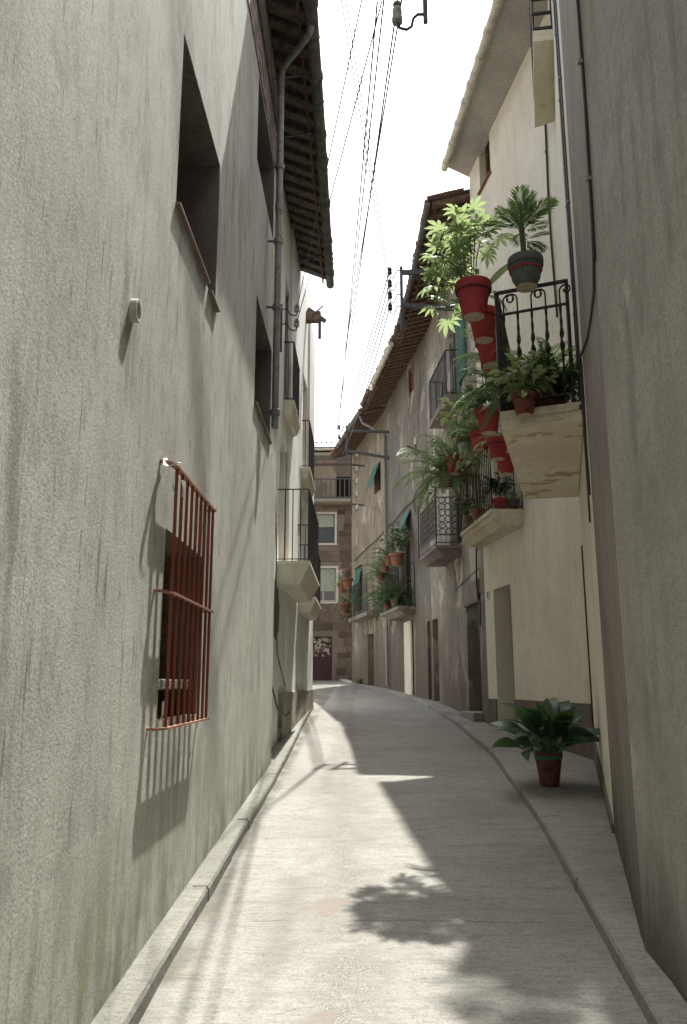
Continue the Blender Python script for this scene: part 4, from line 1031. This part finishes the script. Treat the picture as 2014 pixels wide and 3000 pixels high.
INS2 = [hook_ins(pb2, (-.42, 24.8, z), -.22) for z in (9.74, 9.42, 9.1)]
pb3 = thing('power_bracket', 'row of small white insulators on an arm below the distant bracket', 'power bracket', (-.2, 29, 9))
m = MB(); m.bar((-.28, 28.5, 7.6), (-.28, 28.5, 9.9), .05); m.build('post', 'iron_grey', pb3)
m = MB(); m.bar((-.28, 28.5, 9.5), (.22, 28.7, 9.5), .05); m.bar((-.28, 28.5, 8.0), (.22, 28.7, 8.0), .05); m.build('arm', 'iron_grey', pb3)
for z in (9.9, 9.35, 8.9, 8.4, 7.9): hook_ins(pb3, (-.28, 28.5, z), .22, 'porcelain', .055, .17)
pb4 = thing('power_bracket', 'iron post with pale ribbed insulator on a swan neck at the top edge', 'power bracket', (.6, 4.8, 6.6))
m = MB(); m.bar((.485, 4.8, 6.17), (.485, 4.8, 7.6), .032, .028); m.build('post', 'iron_grey', pb4)
m = MB(); m.bar((.485, 4.8, 7.5), (1.55, 4.9, 7.5), .04); m.build('arm', 'iron_grey', pb4)
INS4 = []
for z in (6.24, 6.52):
    m = MB(); m.tube([(.485, 4.8, z), (.43, 4.8, z), (.40, 4.8, z - .03), (.385, 4.8, z - .1), (.35, 4.8, z - .125), (.30, 4.8, z - .11), (.285, 4.8, z - .04)], .011, 8); m.build('hook', 'iron_grey', pb4)
    m = MB(); m.lathe([(.02, -.09), (.038, -.085), (.04, -.05), (.034, -.04), (.036, 0), (.032, .03), (.026, .04), (.02, .045), (.02, .05), (.03, .055), (.03, .075), (.018, .085)], 14, (.285, 4.8, z + .02)); m.build('insulator', 'porcelain_old', pb4)
    INS4.append(Vector((.285, 4.8, z + .06)))
def wire(a, b, sag, label, r=.006):
    a = Vector(a); b = Vector(b); n = 14
    pts = []
    for i in range(n + 1):
        t = i / n; p = a.lerp(b, t); p.z -= sag * 4 * t * (1 - t); pts.append(p)
    m = MB(); m.tube(pts, r, 5); tag(m.build('overhead_wire', 'wire_grey'), label, 'wire', 'overhead wires across the sky')
mt = thing('roof_mast', 'iron wire mast on the roof of the grey left house', 'mast', (-1.3, 0, 9.6))
m = MB(); m.tube([(-1.3, 0, 9.5), (-1.3, 0, 11.7)], .03, 8); m.build('pole', 'iron_grey', mt)
m = MB(); m.bar((-1.3, -.95, 11.3), (-1.3, .8, 11.3), .05); m.build('cross_arm', 'iron_grey', mt)
order = ['top', 'second', 'third', 'lowest']
for i in range(4): wire(INS1[i], (-1.3, -.9 + .55 * i, 11.45 - .16 * i), .02, 'dark wire from the %s insulator of the four-insulator bracket to the upper left' % order[i], .008 if i in (1, 2) else .0068)
for i in range(3): wire(INS1[i], INS2[i], .25, 'thin wire between the two iron brackets, from the %s insulator of the nearer' % order[i], .011)
wire(INS1[3], INS2[2] + Vector((.1, .05, -.3)), .25, 'thin wire between the two iron brackets, from the lowest insulator of the nearer', .011)
for i, dx in enumerate((-.14, -.07, .0, .07)):
    wire(INS2[i % 3] + Vector((-.06 * i, 0, .12 + .05 * i)), INS4[i % 2] + Vector((dx, 0, .02 if i else .05)), .05, 'pale wire rising to the insulator at the top edge, %s from the left' % ['first', 'second', 'third', 'fourth'][i], .0072)
for k, nm in ((0, 'lower'), (1, 'upper')):
    wire((-.96, 11.5, 7.08 + .25 * k), (.20 - .12 * k, 5.4, 6.95 + .25 * k), .03, 'hair thin wire from the %s white insulator of the left house' % nm, .0065)
for i in range(2): wire(INS4[i], (.25 - .1 * i, -6, 6.3 + .3 * i), .0, 'wire leaving overhead from the %s insulator at the top edge' % ['lower', 'upper'][i], .004)

# ------------------------------------------------------------------ plants
def leaf_strip(L, W_, bend, pet=0.0, fold=.2, segs=7, wave=0.0, start=0.0, tip=.9):
    m = MB(); pts = []; a = start; p = Vector((0, 0, 0)); ds = (L + pet) / (segs + 3)
    n = segs + 3
    for i in range(n + 1):
        t = i / n; pts.append(p.copy()); a = start - bend * t ** 1.5; p = p + Vector((0, math.cos(a), math.sin(a))) * ((L + pet) / n)
    for i, q in enumerate(pts):
        t = i / n; tp = pet / (L + pet)
        if t < tp: wd = .006
        else: u = (t - tp) / (1 - tp); wd = max(.004, W_ / 2 * math.sin(math.pi * min(1, u ** tip)) ** .8) if u > 0 else .006
        x = wave * math.sin(t * 5)
        m.v += [(-wd + x, q.y, q.z + fold * wd), (x, q.y, q.z), (wd + x, q.y, q.z + fold * wd)]
    for i in range(n): m.f += [(3 * i, 3 * i + 1, 3 * i + 4, 3 * i + 3), (3 * i + 1, 3 * i + 2, 3 * i + 5, 3 * i + 4)]
    m.sm = True
    return m
def frond(L, nl, ll, lw, bend, start=0.0, droop=.3, fwd=.9, bare=.15, taper='sin'):
    m = MB(); pts = []; p = Vector((0, 0, 0)); n = nl
    for i in range(n + 1):
        t = i / n; a = start - bend * t ** 1.3; pts.append((p.copy(), a)); p = p + Vector((0, math.cos(a), math.sin(a))) * (L / n)
    r = .004 + L * .003
    for i in range(n):
        (a_, _), (b_, _) = pts[i], pts[i + 1]; rr = r * (1 - .8 * i / n)
        m.quad((-rr, a_.y, a_.z), (rr, a_.y, a_.z), (rr * .8, b_.y, b_.z), (-rr * .8, b_.y, b_.z))
    for i in range(n + 1):
        t = i / n
        if t < bare: continue
        u = (t - bare) / (1 - bare)
        l_ = ll * ((math.sin(math.pi * min(1, .12 + .88 * u ** .8)) ** .6) if taper == 'sin' else (1 - u * .85)) * rnd.uniform(.88, 1.1)
        if l_ < .008: continue
        q, a = pts[i]; f = Vector((0, math.cos(a), math.sin(a))); nrm_ = Vector((0, -math.sin(a), math.cos(a)))
        for sd_ in (-1, 1):
            ang = fwd * rnd.uniform(.85, 1.1) * (1 - .35 * u); dirv = (Vector((sd_, 0, 0)) * math.sin(ang) + f * math.cos(ang)); dr_ = -droop * rnd.uniform(.5, 1.3)
            tip_ = q + dirv * l_ + nrm_ * l_ * dr_; mid = q + dirv * l_ * .45 + nrm_ * l_ * dr_ * .15
            side = f * (lw / 2); m.add([q, mid - side, tip_, mid + side], [(0, 1, 2, 3)])
    return m
def palmate(pet, r, lobes=7, lw=.30, cup=.25):
    m = MB(); c = Vector((0, pet, 0))
    m.tube([(0, 0, 0), (0, pet * .5, pet * .06), (0, pet, 0)], .004, 4, False)
    for k in range(lobes):
        a = R(-120 + 240 * k / (lobes - 1)); rr = r * (1 - .38 * abs(k - (lobes - 1) / 2) / ((lobes - 1) / 2)) * rnd.uniform(.9, 1.08)
        d = Vector((math.sin(a), math.cos(a), 0)); s_ = Vector((math.cos(a), -math.sin(a), 0)) * rr * lw * .5
        dz = lambda t: Vector((0, 0, -cup * rr * t * t + .04 * rr * math.sin(t * 3)))
        b1, b2, b3 = c + d * rr * .32 + dz(.32), c + d * rr * .66 + dz(.66), c + d * rr + dz(1.0)
        f = Vector((0, 0, rr * .05))
        m.add([c, b1 - s_ * .7 + f, b1, b1 + s_ * .7 + f, b2 - s_ + f, b2, b2 + s_ + f, b3], [(0, 2, 1), (0, 3, 2), (1, 2, 5, 4), (2, 3, 6, 5), (4, 5, 7), (5, 6, 7)])
    m.sm = True
    return m
def mk(meshes, mat):
    out = []
    for m in meshes:
        me = m.mesh('leaf'); me.materials.append(MATS[mat]); out.append(me)
    return out
LM = {
 'fatsia': mk([palmate(.17, .19, 7, .29), palmate(.20, .22, 8, .27), palmate(.13, .15, 7, .32, .4)], 'leaf_fatsia'),
 'palm': mk([frond(.46, 17, .19, .034, .55, 0, .12, .85, .2), frond(.52, 18, .21, .036, .8, 0, .15, .85, .2), frond(.4, 15, .17, .032, .35, 0, .1, .8, .2)], 'leaf_palm'),
 'fern': mk([frond(.55, 26, .075, .02, 1.5, 0, .25, 1.3, .08), frond(.7, 30, .08, .021, 1.9, 0, .3, 1.3, .08), frond(.42, 22, .06, .018, 1.0, 0, .2, 1.3, .08)], 'leaf_fern'),
 'ferndark': mk([frond(.6, 24, .085, .022, 1.4, 0, .25, 1.3, .08), frond(.75, 28, .09, .024, 1.9, 0, .3, 1.3, .08)], 'leaf_fern_dark'),
 'broad': mk([leaf_strip(.38, .15, 1.0, .2, .3), leaf_strip(.42, .17, 1.3, .24, .25), leaf_strip(.34, .14, .7, .22, .3), leaf_strip(.40, .15, 1.7, .22, .2, wave=.015)], 'leaf_broad'),
 'spider': mk([leaf_strip(.42, .022, 2.0, 0, .3, 8), leaf_strip(.34, .02, 1.5, 0, .3, 8), leaf_strip(.5, .024, 2.5, 0, .3, 9)], 'leaf_spider'),
 'vari': mk([leaf_strip(.12, .075, .9, .08, .25, 4), leaf_strip(.15, .085, 1.3, .1, .25, 4), leaf_strip(.09, .06, .6, .05, .25, 4)], 'leaf_variegated'),
 'tongue': mk([leaf_strip(.48, .12, .5, .05, .2, 7), leaf_strip(.40, .11, 1.6, .05, .2, 7)], 'leaf_fatsia'),
 'bush': mk([leaf_strip(.075, .05, .7, .03, .25, 3), leaf_strip(.06, .042, 1.1, .03, .25, 3)], 'leaf_bush'),
}
def pot_meshes(r, h, mat, rim=True, style='flower'):
    m = MB()
    rb = r * .66
    if style == 'flower': prof = [(rb * .96, 0), (rb, .01 * h), (r * .92, h * .74), (r * 1.02, h * .75), (r * 1.05, h * .78), (r * 1.05, h * .97), (r * 1.02, h), (r * .93, h), (r * .90, h * .86)]
    elif style == 'bowl': prof = [(rb * .75, 0), (rb * .8, .02 * h), (rb * 1.2, h * .3), (r * .86, h * .56), (r * .84, h * .6), (r * .96, h * .7), (r * 1.02, h * .85), (r, h * .97), (r * .96, h), (r * .9, h), (r * .88, h * .88)]
    else: prof = [(rb, 0), (r * .98, h * .97), (r, h), (r * .94, h), (r * .92, h * .88)]
    m.lathe(prof, 26); me = m.mesh('pot'); me.materials.append(MATS[mat]); return me, prof
POTC = {}
def pot_plant(name, label, cat, loc, r, h, mat, kind, n, spread=(20, 75), lsc=(.8, 1.15), style='flower', extra=None, az_range=(0, 360), group=None, hang=None, band=None, yaw=None, bush=None):
    t = thing(name, label, cat, loc, group)
    key = (r, h, mat, style)
    if key not in POTC: POTC[key] = pot_meshes(r, h, mat, True, style)[0]
    inst('pot', POTC[key], t, (0, 0, 0), (0, 0, rnd.uniform(0, 6)), 1, False)
    m = MB(); m.lathe([(r * .58, -.004), (r * .6, .003)], 20); m.lathe([(r * .10, -.007), (r * .1, .002)], 10); me = m.mesh('pot_base'); me.materials.append(MATS['pot_base']); inst('pot_base', me, t, (0, 0, 0), (0, 0, 0), 1, False)
    m = MB(); m.lathe([(r * .1, h * .86), (r * .9, h * .87)], 20); me = m.mesh('soil'); me.materials.append(MATS['soil']); inst('soil', me, t, (0, 0, 0), (0, 0, 0), 1, False)
    if band:
        zb, bm = band; m = MB(); k = .66 + (.92 - .66) * zb / .74
        m.tube([(r * k * 1.03 * math.cos(a * math.pi / 12), r * k * 1.03 * math.sin(a * math.pi / 12), h * zb) for a in range(25)], .010, 6, False); me = m.mesh('band'); me.materials.append(MATS[bm]); inst('band', me, t, (0, 0, 0), (0, 0, 0), 1, False)
    if hang:    # wire hoop that carries the pot on the railing
        m = MB(); rr = r * .98
        m.tube([(rr * math.cos(a * math.pi / 10), rr * math.sin(a * math.pi / 10), h * .72) for a in range(21)], .005, 5, False)
        hv = Vector(hang) - Vector(loc); m.tube([(rr * hv.x / max(hv.xy.length, .01), rr * hv.y / max(hv.xy.length, .01), h * .72), (hv.x, hv.y, h * .78)], .006, 5); me = m.mesh('hoop'); me.materials.append(MATS['iron_black']); inst('hoop', me, t, (0, 0, 0), (0, 0, 0), 1, False)
    if kind: leaves(t, kind, n, (0, 0, h * .88), r * .5, spread, lsc, az_range)
    return t
def leaves(t, kind, n, base, rad, spread, lsc, az_range=(0, 360), roll=.3):
    ga = R(137.5); a0 = rnd.uniform(0, 6)
    for i in range(n):
        full = az_range == (0, 360)
        az = a0 + ga * i if full else R(rnd.uniform(*az_range))
        u = (i + .5) / n; pit = R(spread[1] + (spread[0] - spread[1]) * u + rnd.uniform(-9, 9))
        rr = rad * (1 - .3 * rnd.random()) * (.3 + .7 * u)
        # a leaf points along +Y, so its heading az turns it
        p = (base[0] - math.sin(az) * rr, base[1] + math.cos(az) * rr, base[2])
        o = inst('leaf', rnd.choice(LM[kind]), t, p, (0, 0, 0), rnd.uniform(*lsc), False)
        o.rotation_mode = 'YXZ'; o.rotation_euler = (pit, rnd.uniform(-roll, roll), az)
def stems(t, pts_list, r, mat='trunk_fibre', name='stem'):
    for pts in pts_list:
        m = MB(); m.tube(pts, r, 5); me = m.mesh(name); me.materials.append(MATS[mat]); inst(name, me, t, (0, 0, 0), (0, 0, 0), 1, False)
def crown_leaves(t, kind, centres, n, rad, lsc):
    """small leaves scattered over a bush volume, joined in one mesh part"""
    src = LM[kind]; V = []; F = []
    for c in centres:
        for i in range(n):
            d = Vector((rnd.gauss(0, 1), rnd.gauss(0, 1), rnd.gauss(0, .8))).normalized() * rad * rnd.random() ** .5
            M = Matrix.Translation(Vector(c) + d) @ Euler((R(rnd.uniform(-30, 70)), rnd.uniform(-.5, .5), math.atan2(-d.x, d.y) + rnd.uniform(-.8, .8))).to_matrix().to_4x4() @ Matrix.Scale(rnd.uniform(*lsc), 4)
            me = rnd.choice(src); o = len(V); V += [tuple(M @ v.co) for v in me.vertices]; F += [tuple(o + k for k in p.vertices) for p in me.polygons]
    me = bpy.data.meshes.new('foliage'); me.from_pydata(V, [], F); me.materials.append(src[0].materials[0])
    o = inst('foliage', me, t, (0, 0, 0), (0, 0, 0), 1, False); o['kind'] = 'stuff'
    return o

# aspidistra on the pavement
pz = gz(8.6) + KH + .012
ap = pot_plant('potted_plant', 'broad leaved green plant in terracotta pot standing on the right pavement', 'potted plant', (1.94, 8.6, pz), .145, .32, 'terracotta_dark', None, 0, style='plain')
leaves(ap, 'broad', 52, (0, 0, .28), .09, (30, 84), (.85, 1.15), roll=1.0)
leaves(ap, 'broad', 12, (0, 0, .28), .05, (50, 80), (1.0, 1.2), roll=.9)
m = MB(); m.lathe([(.136, .255), (.1365, .285), (.144, .287), (.141, .253)], 26); me = m.mesh('band'); me.materials.append(MATS['band_green']); inst('band', me, ap, (0, 0, 0), (0, 0, 0), 1, False)

# fatsia in the first red pot
Q = A0 + up * RT
def Upt(s_, out, z): d = (A2 - A0).normalized(); n_ = Vector((-d.y, d.x, 0)); p = A0 + d * s_ + n_ * out; return (p.x, p.y, z)
d_ = (A2 - A0).normalized()
def hp(s_, out, z): return Upt(s_, out, z), Upt(s_, 0, z)
fa = pot_plant('potted_plant', 'large pale green lobed plant in the nearest and biggest red pot on the railing', 'potted plant', (1.165, 7.45, 5.20), .178, .36, 'pot_red', None, 0, hang=(1.39, 7.45, 5.4))
cl = []
for (tx, ty, tz, nn) in ((-.02, .0, .86, 6), (-.16, .05, .68, 8), (.10, .05, .62, 8), (-.28, .1, .46, 8), (.02, -.12, .54, 8), (-.22, -.05, .24, 8), (-.33, .15, .14, 7), (-.1, .28, .42, 8), (-.26, .2, -.10, 6)):
    stems(fa, [[(tx * .15, ty * .15, .3), (tx * .55, ty * .5, .3 + (tz - .0) * .62), (tx, ty, .3 + tz * .9)]], .006, 'trunk_fibre')
    leaves(fa, 'fatsia', nn, (tx, ty, .3 + tz * .9), .01, (-25, 55), (.75, 1.1))
for az, pt_ in ((-120, 42), (-100, -22)):
    inst('leaf', LM['tongue'][0 if pt_ > 0 else 1], fa, (.1, .1, .3), (R(pt_), 0, R(az)), 1.0, False)
# row of red pots along the street side of the balcony
rp = [(1.375, 8.15, 5.26), (1.555, 8.85, 5.26), (1.72, 9.5, 5.24)]
rk = [('spider', 20, (20, 75)), ('spider', 14, (30, 75)), ('fern', 7, (40, 80))]
rl = ['second red pot along the railing with grassy striped leaves', 'third red pot along the railing, mostly hidden behind two others', 'fourth and farthest red pot along the upper railing']
for p, (k_, n_, sp_), lb_ in zip(rp, rk, rl):
    pot_plant('potted_plant', lb_, 'potted plant', p, .165, .34, 'pot_red', k_, n_, sp_, (.7, 1.0), az_range=(20, 110), hang=(p[0] + .2, p[1] - .05, p[2] + .25), group='red pots on the corner balcony')
lr = [(1.53, 9.0, 4.47, .15, .29), (1.745, 9.65, 4.34, .135, .26), (1.955, 10.25, 4.30, .135, .26)]
ll_ = ['lower red pot hung by the slab edge, nearest, holding a bushy plant', 'lower red pot with black wire, second of three by the slab', 'lowest red pot under the corner balcony, banded and bulging']
for i, (p, lb_) in enumerate(zip(lr, ll_)):
    t = pot_plant('potted_plant', lb_, 'potted plant', p[:3], p[3], p[4], 'pot_red', 'fern' if i else None, 6, (10, 60), (.4, .6), az_range=(30, 150), style='bowl' if i == 2 else 'flower', hang=(p[0] + .2, p[1] - .05, p[2] + .2), group='red pots on the corner balcony')
    if i == 0:
        stems(t, [[(0, 0, .22), (-.03, .02, .5), (-.05, .05, .8)], [(0, 0, .22), (.06, 0, .45), (.1, .02, .62)]], .006)
        crown_leaves(t, 'bush', [(-.10, .06, .50), (-.02, .0, .42), (-.18, .1, .42)], 50, .13, (.8, 1.3))
        leaves(t, 'ferndark', 9, (0, 0, .28), .05, (5, 55), (.5, .8), (20, 140))
# grey pot with small palm on the near rail
gp = pot_plant('potted_palm', 'small palm in a rough grey pot with red band, on the near rail', 'potted plant', (1.64, 7.16, 5.36), .172, .31, 'pot_grey', None, 0, style='bowl', hang=(1.68, 7.31, 5.55), band=(.56, 'band_red'))
stems(gp, [[(0, 0, .26), (-.01, 0, .45), (-.02, 0, .68)]], .030, 'trunk_fibre', 'trunk')
leaves(gp, 'palm', 17, (-.02, 0, .60), .02, (30, 88), (.7, .95))
leaves(gp, 'palm', 3, (-.02, 0, .50), .02, (-5, 40), (.55, .75), (-100, -40))
# plants standing on the balcony floor
fz = 4.185
tp = pot_plant('potted_plant', 'white flowering plant in a stained terracotta pot at the balcony front', 'potted plant', (1.57, 7.2, 4.07), .115, .21, 'terracotta_dark', None, 0, hang=(1.60, 7.33, 4.2))
crown_leaves(tp, 'vari', [(-.04, 0, .32), (.10, 0, .34), (.05, .05, .44), (-.08, .05, .38)], 30, .12, (.6, .95))
for k in range(9):
    m = MB(); c = (rnd.uniform(-.12, .2), rnd.uniform(-.1, .08), rnd.uniform(.36, .62)); m.lathe([(.005, -.016), (.040, .006), (.034, .014), (.008, .02)], 8, c); me = m.mesh('flower'); me.materials.append(MATS['flower_white']); inst('flower', me, tp, (0, 0, 0), (rnd.uniform(-.2, .2), rnd.uniform(-.2, .2), 0), 1, False)
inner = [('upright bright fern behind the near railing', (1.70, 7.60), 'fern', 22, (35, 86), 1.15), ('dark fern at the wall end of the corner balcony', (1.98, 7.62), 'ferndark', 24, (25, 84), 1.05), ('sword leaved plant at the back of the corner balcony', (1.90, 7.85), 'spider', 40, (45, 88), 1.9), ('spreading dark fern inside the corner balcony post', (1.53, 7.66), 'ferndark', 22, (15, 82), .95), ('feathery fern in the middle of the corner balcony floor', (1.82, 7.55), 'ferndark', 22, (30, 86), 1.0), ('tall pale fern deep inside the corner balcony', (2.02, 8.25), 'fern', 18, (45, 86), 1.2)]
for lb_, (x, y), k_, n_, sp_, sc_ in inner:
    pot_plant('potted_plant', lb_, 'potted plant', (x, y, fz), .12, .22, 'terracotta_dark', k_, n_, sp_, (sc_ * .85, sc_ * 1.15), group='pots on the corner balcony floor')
# pots on the lower cream balcony rail
b2p = [('red pot with twine at the far end of the lower balcony, under a fern', (1.67, 13.5, 5.17), .15, .30, 'pot_red', 'fern', 30, (-5, 80), 1.35, 'flower'),
       ('brown striped pot with long arching fern on the lower balcony', (1.60, 14.1, 5.06), .15, .27, 'pot_brown', 'fern', 44, (-20, 70), 1.7, 'plain'),
       ('pale teal pot with variegated trailing plant on the lower balcony', (1.80, 12.85, 5.30), .165, .30, 'pot_teal', None, 0, (0, 70), 1, 'plain'),
       ('red pot behind the variegated plant on the lower balcony', (1.93, 12.35, 5.26), .15, .29, 'pot_red', 'fern', 26, (10, 80), 1.25, 'flower')]
for lb_, p, r, h_, mt_, k_, n_, sp_, sc_, st_ in b2p:
    t = pot_plant('potted_plant', lb_, 'potted plant', p, r, h_, mt_, k_, n_, sp_, (sc_ * .8, sc_ * 1.15), style=st_, hang=(p[0] + .2, p[1], p[2] + .2), group='pots hung on the lower cream balcony')
    if mt_ == 'pot_teal':
        m = MB(); m.lathe([(r * 1.003, h_ * .80), (r * 1.03, h_ * .81), (r * 1.03, h_), (r * .99, h_ * 1.005)], 26); me = m.mesh('rim'); me.materials.append(MATS['terracotta']); inst('rim', me, t, (0, 0, 0), (0, 0, 0), 1, False)
        crown_leaves(t, 'vari', [(.0, 0, .42), (.12, -.05, .3), (.18, -.1, .12), (-.1, 0, .55), (.05, -.1, -.02), (-.15, .05, .8), (.1, 0, .6)], 34, .17, (.8, 1.4))
    if mt_ == 'pot_brown':
        for z in (.04, .085, .13, .175, .22):
            m = MB(); rr = r * (.66 + .32 * z / .27) * 1.01; m.lathe([(rr, z - .009), (rr * 1.015, z), (rr * 1.01, z + .009)], 26); me = m.mesh('stripe'); me.materials.append(MATS['pot_base']); inst('stripe', me, t, (0, 0, 0), (0, 0, 0), 1, False)
# plants inside the lower balcony
for lb_, p, r, h_, mt_, k_, n_, sp_, sc_ in (('glazed red pot with round leaved bush behind the lower bars', (2.25, 12.45, 4.27), .13, .2, 'pot_red', None, 0, (0, 0), 1), ('black pot with dark spiky leaves by the cream wall', (2.45, 12.42, 4.27), .10, .18, 'pot_grey', 'spider', 22, (25, 80), .7),
        ('terracotta pot with grassy plant low behind the brown bars', (2.0, 13.2, 4.27), .12, .2, 'terracotta', 'spider', 24, (15, 80), .9), ('terracotta pot with red flowering plant far behind the brown bars', (1.98, 13.9, 4.27), .12, .22, 'terracotta', None, 0, (0, 0), 1)):
    t = pot_plant('potted_plant', lb_, 'potted plant', p, r, h_, mt_, k_, n_, sp_, (sc_ * .85, sc_ * 1.15), group='pots inside the lower cream balcony')
    if k_ is None: crown_leaves(t, 'bush', [(0, 0, .34), (.06, .04, .46), (-.08, 0, .42)], 60, .14, (.9, 1.4))
    if 'flowering' in lb_:
        for k in range(6):
            m = MB(); m.lathe([(.004, -.012), (.026, .004), (.022, .01), (.006, .014)], 8, (rnd.uniform(-.15, .1), rnd.uniform(-.15, .1), rnd.uniform(.4, .6))); me = m.mesh('flower'); me.materials.append(MATS['flower_red']); inst('flower', me, t, (0, 0, 0), (0, 0, 0), 1, False)
# fern balcony of the dark house
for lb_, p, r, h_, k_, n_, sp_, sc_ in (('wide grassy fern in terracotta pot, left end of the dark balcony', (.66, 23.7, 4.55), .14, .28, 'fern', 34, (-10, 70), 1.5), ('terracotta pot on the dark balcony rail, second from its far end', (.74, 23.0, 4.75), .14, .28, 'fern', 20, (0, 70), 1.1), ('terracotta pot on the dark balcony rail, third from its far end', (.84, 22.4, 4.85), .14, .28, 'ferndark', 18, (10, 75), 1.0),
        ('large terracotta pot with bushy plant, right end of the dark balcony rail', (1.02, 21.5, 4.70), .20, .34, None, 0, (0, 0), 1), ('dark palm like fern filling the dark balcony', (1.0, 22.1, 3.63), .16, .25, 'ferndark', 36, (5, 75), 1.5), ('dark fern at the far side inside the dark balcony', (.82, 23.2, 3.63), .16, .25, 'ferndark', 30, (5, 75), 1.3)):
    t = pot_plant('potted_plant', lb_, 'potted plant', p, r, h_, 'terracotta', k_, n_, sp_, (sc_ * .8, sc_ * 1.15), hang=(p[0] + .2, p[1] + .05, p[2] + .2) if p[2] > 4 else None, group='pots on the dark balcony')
    if k_ is None: crown_leaves(t, 'bush', [(0, 0, .5), (.1, 0, .75), (-.1, .05, .68), (.05, .1, .95)], 70, .25, (1.0, 1.8))
for lb_, p, k_, n_, sc_ in (('small white flowered pot at the far end by the end house', (-.62, 28.6, 4.75), 'spider', 30, 1.1), ('terracotta pot beside the white flowered one on the farthest balcony', (-.42, 28.0, 4.85), None, 0, 1), ('trailing plant with red flowers under the farthest balcony rail', (-.50, 28.3, 4.0), None, 0, 1)):
    t = pot_plant('potted_plant', lb_, 'potted plant', p, .19, .36, 'terracotta', k_, n_, (5, 75), (sc_ * .85, sc_ * 1.2), hang=(p[0] + .25, p[1] + .05, p[2] + .25), group='pots on the farthest balcony')
    if k_ is None: crown_leaves(t, 'bush', [(0, 0, .45), (-.1, -.1, .2), (.0, -.1, -.1)] if 'trailing' in lb_ else [(0, 0, .5)], 40, .22, (1.1, 1.8))
    for k in range(5):
        m = MB(); m.lathe([(.01, -.03), (.05, .01), (.04, .03), (.01, .04)], 8, (rnd.uniform(-.2, .15), rnd.uniform(-.2, .0), rnd.uniform(.5, .85) if 'trailing' not in lb_ else rnd.uniform(-.1, .4))); me = m.mesh('flower'); me.materials.append(MATS['flower_white' if 'white flowered pot' in lb_ else 'flower_red']); inst('flower', me, t, (0, 0, 0), (0, 0, 0), 1, False)
# pots on the top balcony: their shadow falls on the lane
for lb_, p, k_, n_, sc_ in (('leafy pot on the railing of the highest right balcony, near end', (2.16, 8.45, 11.0), 'fatsia', 20, .9), ('fern pot on the railing of the highest right balcony, far end', (2.30, 9.0, 11.05), 'fern', 22, .9)):
    pot_plant('potted_plant', lb_, 'potted plant', p, .17, .32, 'pot_red', k_, n_, (0, 75), (sc_ * .8, sc_ * 1.2), hang=(p[0] + .2, p[1] + .1, p[2] + .2), group='pots on the highest balcony')
# weeds at the foot of the far wall
wd = thing('weed', 'small green weed growing at the far right wall foot', 'weed', (.05, 29.3, gz(29.3) + KH))
leaves(wd, 'bush', 24, (0, 0, 0), .08, (10, 80), (1.5, 3.0))
